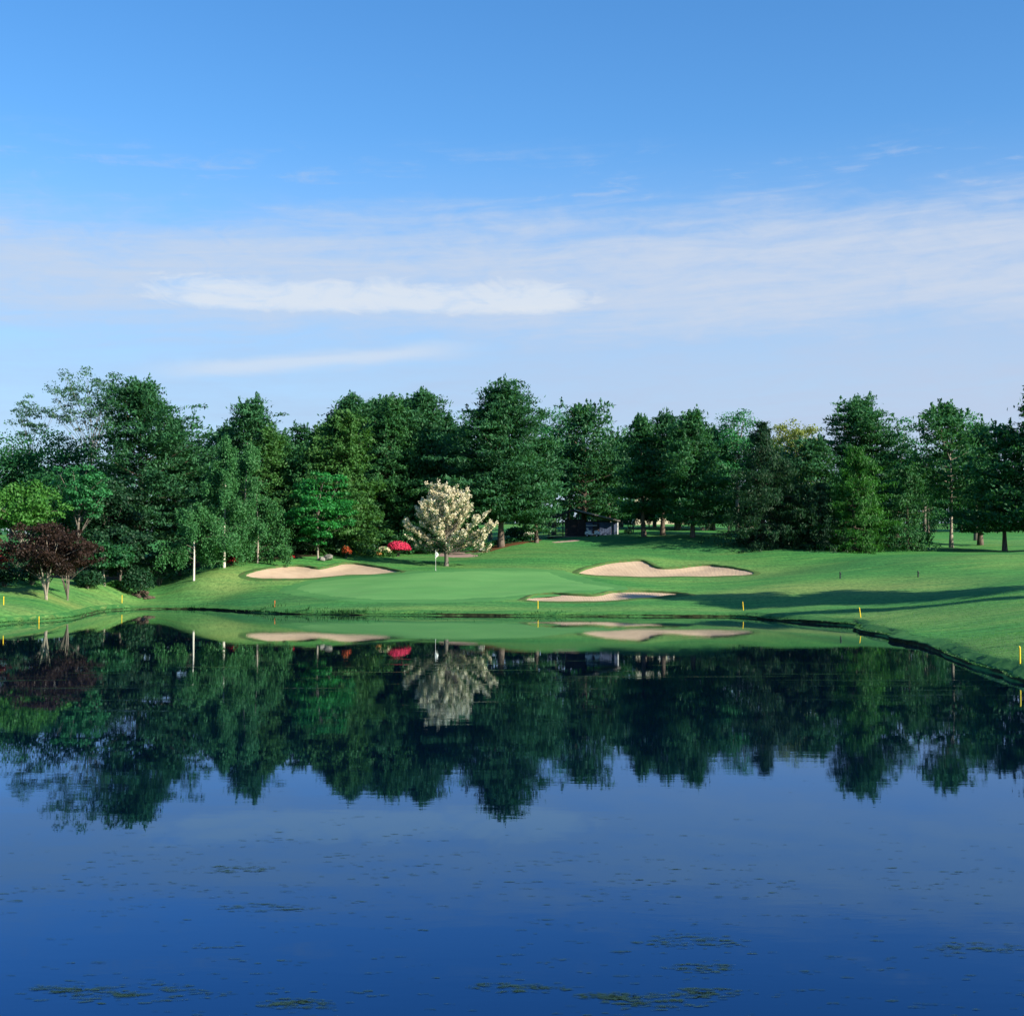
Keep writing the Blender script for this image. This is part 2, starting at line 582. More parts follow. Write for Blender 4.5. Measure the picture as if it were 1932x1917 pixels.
def base_h(X, Y):
    sh = X.shape
    q = np.stack((X.ravel(), Y.ravel()), 1) / 50.0
    out = np.empty(len(q))
    for i in range(0, len(q), 60000):
        qq = q[i:i + 60000].astype(np.float32)
        d2 = ((qq[:, None] - TXY[None].astype(np.float32)) ** 2).sum(-1)
        K = 0.5 * d2 * np.log(np.maximum(d2, 1e-9))
        out[i:i + 60000] = K @ TW[:-3] + TW[-3] + qq @ TW[-2:]
    h = out.reshape(sh)
    r = np.sqrt(X ** 2 + (Y - 120) ** 2)
    far = smooth01((r - 200) / 160)
    return np.clip(h, 0.30, 16) * (1 - far) + (10.0 + 1.2 * np.sin(X * 0.012) + 1.0 * np.cos(Y * 0.009)) * far


def axis(segs):
    a = []
    for lo, hi, st in segs:
        a += list(np.arange(lo, hi, st))
    a.append(segs[-1][1])
    return np.array(a)


GX = axis([(-3000, -600, 400), (-600, -160, 40), (-160, -76, 4), (-76, -56, 1.0), (-56, 66, 0.56), (66, 80, 1.0), (80, 160, 4), (160, 600, 40), (600, 3000, 400)])
GY = axis([(-1500, -200, 260), (-200, -40, 16), (-40, 40, 2.0), (40, 52, 1.0), (52, 122, 0.50), (122, 152, 0.42), (152, 212, 0.6), (212, 240, 1.5), (240, 320, 5), (320, 700, 40), (700, 5000, 430)])
# keep heights at coarse resolution first (thin-plate is smooth), then interpolate
CXs = axis([(-3000, -600, 400), (-600, -160, 40), (-160, -60, 2.5), (-60, 60, 1.25), (60, 160, 2.5), (160, 600, 40), (600, 3000, 400)])
CYs = axis([(-1500, -200, 260), (-200, -40, 16), (-40, 50, 2.5), (50, 215, 1.25), (215, 320, 3), (320, 700, 40), (700, 5000, 430)])
_cx, _cy = np.meshgrid(CXs, CYs)
CH = base_h(_cx, _cy)
_mk = (_cx > -75) & (_cx < 45) & (_cy > -2) & (_cy < 165)
_sd = np.full(CH.shape, 80.0)
_ins = inside_poly(_cx[_mk], _cy[_mk], SHORE)
_dd = dist_poly(_cx[_mk], _cy[_mk], SHORE)
_sd[_mk] = np.where(_ins, -_dd, _dd)
_inlet = np.exp(-(((_cx + 28) / 9) ** 2 + ((_cy - 127) / 11) ** 2))
_right = smooth01((_cx - 15) / 8) * smooth01((120 - _cy) / 12)
CH = CH + 0.13 * np.sin(_cx * .33 + 1.1 * np.sin(_cy * .21)) * np.sin(_cy * .27 + .5) * smooth01((_sd - 1) / 7) * (np.abs(_cx) < 150) * (_cy < 300)
CH = np.minimum(CH, 0.20 + 0.05 * _right + (0.36 - 0.24 * _inlet) * np.maximum(_sd, 0))


def bil(X, Y, xs, ys, H):
    i = np.clip(np.searchsorted(xs, X) - 1, 0, len(xs) - 2)
    j = np.clip(np.searchsorted(ys, Y) - 1, 0, len(ys) - 2)
    u = np.clip((X - xs[i]) / (xs[i + 1] - xs[i]), 0, 1)
    v = np.clip((Y - ys[j]) / (ys[j + 1] - ys[j]), 0, 1)
    return (H[j, i] * (1 - u) + H[j, i + 1] * u) * (1 - v) + (H[j + 1, i] * (1 - u) + H[j + 1, i + 1] * u) * v


def H0(X, Y):
    return bil(np.asarray(X, float), np.asarray(Y, float), CXs, CYs, CH)


def ray_ground(px, py, lo=60.0, hi=270.0):
    """where the sight line through a picture point meets the land"""
    D = np.arange(lo, hi, 0.1)
    a = (px - CX) / FPX
    b = (CY - py) / FPX
    cp, sp = math.cos(PITCH), math.sin(PITCH)
    s = D / (cp - b * sp)
    X = a * s
    Z = CAM_H + (sp + b * cp) * s
    below = np.nonzero(Z <= H0(X, D))[0]
    k = below[0] if len(below) else len(D) - 1
    return np.array((X[k], D[k]))


def crop(pts, scale, ox, oy):
    return [((ox + x / scale) * S, (oy + y / scale) * S) for x, y in pts]


Z3 = 3.834
bk_left = crop([(303, 1553), (340, 1530), (430, 1505), (540, 1490), (640, 1479), (760, 1486), (850, 1503), (930, 1491), (1010, 1468), (1080, 1463), (1160, 1468), (1300, 1492), (1400, 1510), (1472, 1524), (1440, 1534),
                (1300, 1541), (1000, 1556), (800, 1572), (680, 1578), (500, 1575), (360, 1567)], Z3, 400, 720)
bk_right = crop([(1073, 1531), (1150, 1496), (1300, 1461), (1420, 1446), (1535, 1441), (1600, 1464), (1650, 1490), (1720, 1503), (1830, 1498), (1934, 1482), (2050, 1475), (2150, 1488), (2290, 1507), (2388, 1533),
                 (2330, 1549), (2130, 1556), (1830, 1560), (1534, 1561), (1380, 1556), (1200, 1549), (1100, 1540)], Z3, 850, 720)
bk_low = crop([(673, 1726), (760, 1700), (880, 1689), (1000, 1697), (1170, 1703), (1250, 1695), (1330, 1676), (1500, 1671), (1700, 1680), (1890, 1692),
               (1800, 1703), (1500, 1726), (1280, 1741), (1000, 1747), (780, 1742), (690, 1734)], Z3, 850, 720)
green_px = [(553, 1111), (585, 1100), (640, 1092), (720, 1086.5), (800, 1081), (880, 1077.5), (960, 1076.5), (1030, 1079), (1052, 1085), (1075, 1093), (1120, 1103), (1160, 1109), (1150, 1113), (1080, 1117), (1020, 1121),
            (960, 1127), (880, 1131), (780, 1133), (680, 1131), (610, 1125), (570, 1118)]
fringe_px = [(520, 1112), (570, 1096), (640, 1086), (720, 1081), (800, 1076), (880, 1072.5), (960, 1071.5), (1050, 1074), (1085, 1083), (1130, 1096), (1190, 1108), (1180, 1116), (1090, 1121), (1020, 1126),
             (960, 1133), (880, 1137), (780, 1139), (680, 1137), (600, 1131), (545, 1123)]


def world_poly(px, n=6, n2=None):
    pts = catmull(px, n, True)
    return np.array([ray_ground(*p) for p in pts])


PB_L, PB_R, PB_W = world_poly(bk_left), world_poly(bk_right), world_poly(bk_low)
P_GREEN = world_poly(green_px, 8)
P_FRINGE = world_poly(fringe_px, 8)
BUNKERS = [PB_L, PB_R, PB_W]
BDEPTH = [0.22, 0.22, 0.18]


def shore_sd(X, Y):
    ins = inside_poly(X, Y, SHORE)
    d = dist_poly(X, Y, SHORE)
    return np.where(ins, -d, d)


def land(X, Y, sd=None):
    """final ground height"""
    X = np.asarray(X, float)
    Y = np.asarray(Y, float)
    h = H0(X, Y)
    if sd is None:
        sd = np.full(X.shape, 50.0)
        near = (np.abs(X) < 75) & (Y > -5) & (Y < 156)
        if near.any():
            sd[near] = shore_sd(X[near], Y[near])
    h = h + 0.04 * np.sin(X * 0.9 + 1.3 * np.sin(Y * 0.5)) * np.sin(Y * 0.8 + 0.5) * smooth01(sd / 4)
    out = -0.25 + (h + 0.25) * smooth01((sd - 0.05) / 0.55)
    inn = -0.25 - 0.9 * smooth01(-sd / 5)
    return np.where(sd > 0.05, out, inn)


XX, YY = np.meshgrid(GX, GY)
SD = np.full(XX.shape, 60.0)
_near = (XX > -75) & (XX < 45) & (YY > -2) & (YY < 156)
SD[_near] = shore_sd(XX[_near], YY[_near])
HH = land(XX, YY, SD)
for pb, dp in zip(BUNKERS, BDEPTH):
    x0, y0 = pb.min(0) - 3
    x1, y1 = pb.max(0) + 3
    mk = (XX > x0) & (XX < x1) & (YY > y0) & (YY < y1)
    ins = inside_poly(XX[mk], YY[mk], pb)
    d = dist_poly(XX[mk], YY[mk], pb)
    HH[mk] = HH[mk] - np.where(ins, 0.10 + (dp + 0.25) * smooth01(d / 1.2), 0)


def grid_h(X, Y):
    return bil(np.asarray(X, float), np.asarray(Y, float), GX, GY, HH)


def pix(X, Y, Z):
    cp, sp = math.cos(PITCH), math.sin(PITCH)
    dz = Z - CAM_H
    f = Y * cp + dz * sp
    u = -Y * sp + dz * cp
    f = np.where(f > 1, f, 1)
    return CX + FPX * X / f, CY - FPX * u / f


def build_ground():
    ny, nx = XX.shape
    V = np.stack((XX.ravel(), YY.ravel(), HH.ravel()), 1)
    idx = np.arange(nx * ny).reshape(ny, nx)
    F = np.stack((idx[:-1, :-1], idx[:-1, 1:], idx[1:, 1:], idx[1:, :-1]), -1).reshape(-1, 4)
    me = np_mesh('ground', V, F, smooth=True)
    X, Y = V[:, 0], V[:, 1]

    def blobs(lst):
        a = np.zeros(len(V))
        for px, py, rx, ry, w in lst:
            c = ray_ground(px, py)
            a = np.maximum(a, w * np.exp(-(((X - c[0]) / (1.35 * rx)) ** 2 + ((Y - c[1]) / (1.35 * ry)) ** 2)))
        return a
    dry = blobs([(1420, 1085, 6, 5, .7), (1560, 1108, 8, 5, 1), (1680, 1108, 7, 5, .9), (1480, 1115, 8, 4, .8), (1320, 1066, 6, 3, .7), (430, 1097, 3.5, 4, 1), (500, 1094, 5, 2, .8),
                 (130, 1140, 6, 4, .9), (60, 1155, 6, 3, .7), (230, 1148, 4, 2.5, .8), (1100, 1108, 6, 2, .8), (1060, 1110, 4, 1.5, .7), (1720, 1170, 6, 6, .6), (1850, 1225, 5, 8, .5), (1640, 1165, 5, 5, .6), (900, 1148, 16, 2, .5),
                 (1250, 1150, 14, 2, .5), (1000, 1072, 12, 2.5, .6), (1150, 1050, 8, 3, .3), (200, 1120, 6, 4, .5), (1850, 1050, 6, 5, .4), (650, 1098, 5, 2, .3)])
    lush = blobs([(520, 1130, 10, 4, .9), (700, 1050, 6, 4, .5), (860, 1060, 9, 5, .6), (1000, 1040, 12, 6, .5), (1180, 1030, 12, 6, .7), (1050, 1090, 5, 4, .5), (1330, 1035, 12, 6, .6), (1600, 1065, 14, 6, .5), (760, 1140, 14, 2, .6), (350, 1120, 4, 4, .4), (1750, 1130, 6, 8, .3)])
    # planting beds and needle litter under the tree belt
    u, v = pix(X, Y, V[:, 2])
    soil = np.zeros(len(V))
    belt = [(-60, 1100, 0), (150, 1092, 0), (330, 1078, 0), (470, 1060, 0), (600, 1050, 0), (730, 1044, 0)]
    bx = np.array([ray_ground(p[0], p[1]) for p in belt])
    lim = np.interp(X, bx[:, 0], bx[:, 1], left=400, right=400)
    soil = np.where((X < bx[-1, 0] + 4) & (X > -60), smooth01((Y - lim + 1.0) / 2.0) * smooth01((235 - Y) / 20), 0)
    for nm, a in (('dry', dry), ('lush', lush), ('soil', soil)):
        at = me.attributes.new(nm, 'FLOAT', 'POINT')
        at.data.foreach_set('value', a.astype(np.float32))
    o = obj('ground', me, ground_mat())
    tag(o, kind='structure')
    return o


build_ground()


def sheet(name, poly, mat, dz, step=0.7, sink=None, hf=None, edge=0.0):
    """a closed sheet that follows the land inside a plan polygon"""
    n = len(poly)
    x0, y0 = poly.min(0)
    x1, y1 = poly.max(0)
    gx, gy = np.meshgrid(np.arange(x0, x1, step), np.arange(y0, y1, step))
    gx = gx.ravel() + rng.uniform(-.1, .1, gx.size) * step
    gy = gy.ravel() + rng.uniform(-.1, .1, gy.size) * step
    d = dist_poly(gx, gy, poly)
    k = inside_poly(gx, gy, poly) & (d > step * 0.35)
    pts = [Vector(p) for p in poly] + [Vector((a, b)) for a, b in zip(gx[k], gy[k])]
    edges = [(i, (i + 1) % n) for i in range(n)]
    vo, eo, fo, _, _, _ = delaunay_2d_cdt(pts, edges, [], 1, 1e-5)
    xy = np.array([tuple(v) for v in vo])
    dd = dist_poly(xy[:, 0], xy[:, 1], poly)
    z = land(xy[:, 0], xy[:, 1]) + dz
    if sink:
        z = z - sink * smooth01(dd / 1.3)
    if edge:
        z = z - edge * (dd < 1e-3)
    me = bpy.data.meshes.new(name)
    me.from_pydata(np.column_stack((xy, z)).tolist(), [], [list(f) for f in fo])
    me.polygons.foreach_set('use_smooth', np.ones(len(me.polygons), bool))
    me.update()
    # make every face look up
    bm = bmesh.new(); bm.from_mesh(me)
    for f in bm.faces:
        if f.normal.z < 0:
            f.normal_flip()
    bm.to_mesh(me); bm.free()
    return obj(name, me, mat)


M_GREEN = green_mat()
M_SAND = sand_mat()
mfr, tfr = mat_new('fringe_turf')
_g = tfr.n('ShaderNodeNewGeometry')
_m = tfr.noise(tfr.mapping(_g.outputs['Position'], (0.3, 1, 1)), 0.5, 4, 0.6, 0.4)
_f = tfr.noise(_g.outputs['Position'], 4.0, 3, 0.7)
principled(tfr, tfr.mix(tfr.ss(tfr.m('ADD', tfr.m('MULTIPLY', _m, .6), tfr.m('MULTIPLY', _f, .4)), 0.3, 0.7), (0.050, 0.190, 0.054), (0.085, 0.232, 0.066)), 0.85, 0.1, bump=_f, bstr=0.3, bdist=0.03)
tag(sheet('green_fringe', P_FRINGE, mfr, 0.035, 0.8, edge=0.10), kind='structure')
tag(sheet('putting_green', P_GREEN, M_GREEN, 0.060, 0.8, edge=0.06), kind='structure')

M_LIP = simple_mat('turf_lip', (0.040, 0.125, 0.030), (0.085, 0.115, 0.040), 0.9, 0.1, 2.0)


def bunker(poly, label, depth):
    o = sheet('sand_bunker', poly, M_SAND, -0.02, 0.55, sink=depth)
    tag(o, label, 'bunker')
    # rolled turf lip around the rim
    n = len(poly)
    t = np.roll(poly, -1, 0) - np.roll(poly, 1, 0)
    t /= np.linalg.norm(t, axis=1)[:, None] + 1e-9
    nr = np.stack((t[:, 1], -t[:, 0]), 1)
    mid = poly.mean(0)
    tst = inside_poly(*(poly + nr * 0.1).T, poly)
    if tst.mean() > 0.5:
        nr = -nr
    back = smooth01((poly[:, 1] - (poly[:, 1].min() + 0.25 * np.ptp(poly[:, 1]))) / (0.3 * np.ptp(poly[:, 1])))
    k = np.arange(n)
    amp = 0.05 + back * (0.15 + 0.05 * np.sin(k * 1.7) * np.sin(k * .6))
    prof = [(-0.06, -0.20, 0), (-0.10, 0.0, 0.6), (-0.04, 0.0, 1.0), (0.25, 0.0, 0.85), (0.7, 0.0, 0.25), (1.2, -0.10, 0.0)]
    rows = []
    for off, dz, a in prof:
        xy = poly + nr * (off + rng.normal(0, 0.012, n))[:, None]
        z = land(xy[:, 0], xy[:, 1]) + dz + a * amp
        rows.append(np.column_stack((xy, z)))
    V = np.vstack(rows)
    F = []
    for r in range(len(prof) - 1):
        for i in range(n):
            j = (i + 1) % n
            F.append((r * n + i, r * n + j, (r + 1) * n + j, (r + 1) * n + i))
    me = np_mesh('turf_lip', V, np.array(F), smooth=True)
    obj('turf_lip', me, M_LIP, o)
    return o


bunker(PB_L, 'two-lobed pale sand bunker on the bank left of the green', 0.22)
bunker(PB_R, 'largest sand bunker with a high humped back edge right of the green', 0.22)
bunker(PB_W, 'low narrow sand bunker in front of the green, half in shadow', 0.18)

# water
bm = bmesh.new()
wp = catmull(SHORE[::8], 1, True)
c = SHORE.mean(0)
vs = [bm.verts.new((*(c + (p - c) * 1.03), 0.0)) for p in SHORE[::4]]
bm.faces.new(vs)
bmesh.ops.triangulate(bm, faces=bm.faces[:])
me = bpy.data.meshes.new('pond_water'); bm.to_mesh(me); bm.free()
for p in me.polygons:
    if p.normal.z < 0:
        p.flip()
tag(obj('pond_water', me, water_mat()), kind='structure')


def pond_bank():
    """the low earth step round the water, with turf rolling over it"""
    seg = np.roll(SHORE, -1, 0) - SHORE
    L = np.linalg.norm(seg, axis=1)
    cum = np.concatenate(([0], np.cumsum(L)))
    n = int(cum[-1] / 0.33)
    q = np.linspace(0, cum[-1], n, endpoint=False)
    cl = np.vstack((SHORE, SHORE[:1]))
    p = np.stack((np.interp(q, cum, cl[:, 0]), np.interp(q, cum, cl[:, 1])), 1)
    t_ = np.roll(p, -2, 0) - np.roll(p, 2, 0)
    t_ /= np.linalg.norm(t_, axis=1)[:, None] + 1e-9
    nr = np.stack((t_[:, 1], -t_[:, 0]), 1)
    if inside_poly(*(p + nr * .3).T, SHORE).mean() > .5:
        nr = -nr
    r = np.random.default_rng(61)

    def wander(w, a):
        x = r.normal(0, 1, n)
        k = np.ones(w) / w
        return a * np.convolve(np.concatenate((x, x[:w])), k, 'same')[:n] * math.sqrt(w)
    w1, w2 = wander(14, .10), wander(4, .05)
    top_h = 0.14 + 0.04 * smooth01((p[:, 0] - 14) / 8) * smooth01((128 - p[:, 1]) / 10) + np.clip(wander(20, .05), -.08, .10)
    rows = []
    for off, f, jit in ((-.30, None, 0), (-.04, .05, .5), (.02, .45, 1), (.0, .78, 1.2), (.08, 1.0, 1.0), (.30, 1.06, .7), (.75, None, .3), (1.25, None, .0)):
        xy = p + nr * (off + (w1 + w2) * jit)[:, None]
        if off < -.2:
            z = np.full(n, -.22)
        elif f is not None:
            z = top_h * f + wander(3, .012)
        elif off < 1:
            z = np.maximum(land(xy[:, 0], xy[:, 1]) + .03, top_h * .95)
        else:
            z = land(xy[:, 0], xy[:, 1]) - .05
        rows.append(np.column_stack((xy, z)))
    V = np.vstack(rows)
    F = []
    for a in range(len(rows) - 1):
        i_ = np.arange(n)
        j_ = (i_ + 1) % n
        F.append(np.stack((a * n + i_, a * n + j_, (a + 1) * n + j_, (a + 1) * n + i_), 1))
    me = np_mesh('pond_bank', V, np.vstack(F), smooth=True)
    bm = bmesh.new(); bm.from_mesh(me)
    bmesh.ops.recalc_face_normals(bm, faces=bm.faces[:])
    if sum(f.normal.z for f in bm.faces) < 0:
        bmesh.ops.reverse_faces(bm, faces=bm.faces[:])
    bm.to_mesh(me); bm.free()
    m, t = mat_new('bank_earth')
    g = t.n('ShaderNodeNewGeometry')
    sp = t.n('ShaderNodeSeparateXYZ'); t.l(g.outputs['Position'], sp.inputs[0])
    sn = t.n('ShaderNodeSeparateXYZ'); t.l(g.outputs['Normal'], sn.inputs[0])
    f1 = t.noise(t.mapping(g.outputs['Position'], (1, 1, 2)), 2.2, 5, .7)
    f2 = t.noise(g.outputs['Position'], 0.35, 3, .6)
    gr = t.mix(t.ss(t.m('ADD', t.m('MULTIPLY', f1, .6), t.m('MULTIPLY', f2, .4)), .3, .7), (0.020, 0.115, 0.030), (0.070, 0.200, 0.052))
    so = t.mix(t.ss(f1, .3, .7), (0.010, 0.018, 0.008), (0.040, 0.048, 0.020))
    k = t.ss(t.m('ADD', sn.outputs[2], t.m('MULTIPLY', t.m('SUBTRACT', f1, .5), .7)), .35, .75)
    principled(t, t.mix(k, so, gr), .9, .1, bump=f1, bstr=.6, bdist=.05)
    tag(obj('pond_bank', me, m), kind='structure')


pond_bank()

# cart paths and mulch bed
M_PATH = simple_mat('path_gravel', (0.36, 0.255, 0.215), (0.29, 0.21, 0.175), 0.95, 0.1, 3.0)
M_MULCH = simple_mat('mulch', (0.075, 0.040, 0.020), (0.12, 0.06, 0.028), 0.95, 0.05, 4.0)
path1 = [(832, 1041), (850, 1038.5), (868, 1038.5), (880, 1043), (893, 1046), (908, 1048), (903, 1050.5), (880, 1051.5), (850, 1051.5), (825, 1049)]
path2 = [(1035, 1023), (1060, 1020.5), (1095, 1018.6), (1096, 1020.5), (1075, 1022.5), (1050, 1024.5)]
tag(sheet('cart_path', world_poly(path1, 5), M_PATH, 0.05, 0.8, edge=0.08), kind='structure')
tag(sheet('cart_path', world_poly(path2, 5), M_PATH, 0.05, 0.8, edge=0.08), kind='structure')
bed = [(872, 1037), (900, 1033), (940, 1028), (985, 1022), (1020, 1018.5), (1022, 1020.5), (985, 1027), (945, 1036), (915, 1043), (890, 1042)]
tag(sheet('planting_bed', world_poly(bed, 5), M_MULCH, 0.06, 0.8, edge=0.09), kind='structure')


def gz(x, y):
    return float(grid_h(np.array([x]), np.array([y]))[0])


# ------------------------------------------------------------------ plant builders (numpy)
def unit(v):
    return v / (np.linalg.norm(v, axis=-1, keepdims=True) + 1e-9)


class Cards:
    """collects leaf cards; every card is a four-cornered blade with a slight fold"""
    def __init__(self):
        self.c, self.d, self.n, self.l, self.w, self.t = [], [], [], [], [], []

    def add(self, c, d, n, l, w, t):
        m = len(c)
        self.c.append(c); self.d.append(d); self.n.append(n)
        self.l.append(np.broadcast_to(l, (m,)).astype(float)); self.w.append(np.broadcast_to(w, (m,)).astype(float))
        self.t.append(np.broadcast_to(t, (m,)).astype(float))

    def mesh(self, name):
        c = np.vstack(self.c); d = unit(np.vstack(self.d)); n = np.vstack(self.n)
        l = np.concatenate(self.l)[:, None]; w = np.concatenate(self.w)[:, None]; t = np.concatenate(self.t)
        b = unit(np.cross(d, n))
        n = np.cross(b, d)
        m = len(c)
        V = np.empty((m, 4, 3))
        V[:, 0] = c - d * l * .5
        V[:, 1] = c + b * w * .5 + n * w * .18
        V[:, 2] = c + d * l * .5
        V[:, 3] = c - b * w * .5 + n * w * .18
        F = np.arange(m * 4).reshape(m, 4)
        return np_mesh(name, V.reshape(-1, 3), F, np.repeat(np.clip(t, 0, 1), 4))


class Tubes:
    def __init__(self, sides=6):
        self.V, self.F, self.k, self.s = [], [], 0, sides

    def add(self, pts, rad):
        pts = np.asarray(pts, float)
        rad = np.broadcast_to(rad, (len(pts),))
        t = np.gradient(pts, axis=0)
        t = unit(t)
        ref = np.where(np.abs(t[:, 2:3]) < 0.9, np.array([[0, 0, 1.0]]), np.array([[1.0, 0, 0]]))
        a = unit(np.cross(t, ref))
        b = np.cross(t, a)
        th = np.linspace(0, 2 * np.pi, self.s, endpoint=False)
        ring = pts[:, None] + rad[:, None, None] * (a[:, None] * np.cos(th)[None, :, None] + b[:, None] * np.sin(th)[None, :, None])
        n = len(pts)
        idx = np.arange(n * self.s).reshape(n, self.s) + self.k
        F = np.stack((idx[:-1], np.roll(idx[:-1], -1, 1), np.roll(idx[1:], -1, 1), idx[1:]), -1).reshape(-1, 4)
        self.V.append(ring.reshape(-1, 3)); self.F.append(F)
        self.k += n * self.s

    def mesh(self, name):
        return np_mesh(name, np.vstack(self.V), np.vstack(self.F), smooth=True)


def trunk_curve(r, H, lean=(0, 0), wob=0.15, n=9):
    s = np.linspace(0, 1, n)
    p = np.zeros((n, 3))
    p[:, 2] = s * H - 0.15 * (s == 0)
    ph = r.uniform(0, 6, 2)
    p[:, 0] = lean[0] * s * H + wob * np.sin(s * 4 + ph[0]) * s
    p[:, 1] = lean[1] * s * H + wob * np.sin(s * 3.3 + ph[1]) * s
    return p


def plume(C, r, ctr, out, rad, thick, m, L, Wd, tint, up=0.35, droop=0.0, spread=0.8):
    g = r.normal(0, 1, (m, 3)) * np.array((rad, rad, thick)) * 0.55
    # stretch along the outward direction
    g += out[None] * r.normal(0, rad * 0.35, (m, 1))
    c = ctr + g
    d = out[None] * 0.8 + r.normal(0, spread, (m, 3)) + np.array((0, 0, up - droop))
    n = np.array((0, 0, 1.0)) + r.normal(0, 0.55, (m, 3)) + out[None] * 0.4
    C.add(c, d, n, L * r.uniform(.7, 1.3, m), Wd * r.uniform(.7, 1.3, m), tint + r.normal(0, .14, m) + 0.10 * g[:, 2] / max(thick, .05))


def conifer(C, B, r, H, cb, Rm, prof, spacing=0.86, per=6, up0=0.05, up1=0.9, dens=22, rad=1.08, thick=0.27, L=0.56, Wd=0.19, droop=0.0, curtain=0.0, base=None, axis_pts=None, sag=0.0, gap=0.0, step=1.1, finger=0.0, far_b=True):
    """whorled branches carrying flattened needle plumes around one trunk"""
    z = cb * H
    tr = axis_pts
    ph1, ph2 = r.uniform(0, 6.28, 2)
    while z < H - 0.3:
        t = (z - cb * H) / (H - cb * H)
        Rl = Rm * prof(t)
        nb = max(3, int(round(per * (0.7 + 0.6 * r.random()))))
        a0 = r.uniform(0, 6.28)
        ax = np.array([np.interp(z, tr[:, 2], tr[:, 0]), np.interp(z, tr[:, 2], tr[:, 1]), z])
        for k in range(nb):
            if r.random() < gap:
                continue
            az = a0 + k * 6.283 / nb + r.normal(0, .25)
            ln = max(0.35, Rl * r.uniform(.58, 1.15) * (1 + .20 * math.sin(az + ph1 + z * .35) + .12 * math.sin(3 * az + ph2 + z * .8)))
            e = up0 + (up1 - up0) * t ** 1.3 + r.normal(0, .08)
            h = np.array((math.cos(az), math.sin(az), 0.0))
            s = np.linspace(0, 1, 6)
            curve = ax + h * (s * ln * math.cos(e))[:, None] + np.array((0, 0, 1.0)) * (s * ln * math.sin(e) + (s ** 2.2) * ln * (0.10 - sag) + 0)[:, None]
            if ln > 1.8:
                B.add(curve[::2] if far_b else curve[:5], np.linspace(0.035 + 0.012 * ln, 0.012, 3 if far_b else 5))
            npl = max(1, int(ln / step) + 1)
            bt = r.normal(0.5, .13)
            for q in range(npl):
                u = 0.30 + 0.72 * (q + r.uniform(.2, .8)) / npl if npl > 1 else r.uniform(.5, 1)
                ctr = np.array([np.interp(u, s, curve[:, i]) for i in range(3)])
                side = np.array((-h[1], h[0], 0)) * r.normal(0, 0.22 * ln * u if npl > 1 else .1)
                rr = rad * r.uniform(.75, 1.2) * (0.55 + 0.45 * min(1, ln / 2.5))
                m = max(6, int(dens * r.uniform(.7, 1.3)))
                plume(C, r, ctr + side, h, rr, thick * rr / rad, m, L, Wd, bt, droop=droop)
                if finger > 0 and q == npl - 1 and t > .35 and r.random() < finger:
                    mm = 16
                    g = r.normal(0, 1, (mm, 3)) * np.array((.16, .16, 0)); hgt = r.uniform(.5, 1.5)
                    g[:, 2] = r.uniform(0, hgt, mm); g *= (1 - .5 * g[:, 2:3] / hgt) * np.array((1, 1, 0)) + np.array((0, 0, 1))
                    C.add(ctr + side + g + h * r.uniform(0, .3), np.tile((0, 0, 1.0), (mm, 1)) + r.normal(0, .5, (mm, 3)), r.normal(0, 1, (mm, 3)), L * .85, Wd, bt + r.normal(.05, .12, mm))
                if curtain > 0:
                    mm = int(m * 0.9)
                    g = r.normal(0, rr * .45, (mm, 3)); g[:, 2] = -r.uniform(0, curtain, mm)
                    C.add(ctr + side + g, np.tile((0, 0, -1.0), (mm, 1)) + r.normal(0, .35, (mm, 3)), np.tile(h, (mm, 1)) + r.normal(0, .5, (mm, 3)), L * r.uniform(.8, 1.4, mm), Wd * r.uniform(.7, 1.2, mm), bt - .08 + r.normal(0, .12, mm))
        z += spacing * r.uniform(.75, 1.25) * (0.75 if t > 0.75 else 1)
    return


def oval(lo=0.62, p=2.3):
    return lambda t: (lo + (1 - lo) * min(1, t / 0.22)) * max(0.03, (1 - t ** (p * .92))) ** 0.66


def cone(e=0.85, lo=0.85):
    return lambda t: (lo + (1 - lo) * min(1, t / 0.15)) * max(0.04, (1 - t)) ** e


def clump(C, r, ctr, rad, m, L, Wd, tint, flat=0.75, droop=0.0):
    d = unit(r.normal(0, 1, (m, 3)))
    d[:, 2] = np.where(d[:, 2] < -0.25, -d[:, 2] * .6, d[:, 2])
    rr = rad * r.uniform(.35, 1.08, m) ** 0.6
    c = ctr + d * rr[:, None] * np.array((1, 1, flat))
    n = d + r.normal(0, .55, (m, 3)) + np.array((0, 0, .35))
    t = r.normal(0, 1, (m, 3)) + np.array((0, 0, -.35 - droop))
    C.add(c, t, n, L * r.uniform(.7, 1.3, m), Wd * r.uniform(.7, 1.3, m), tint + r.normal(0, .14, m))


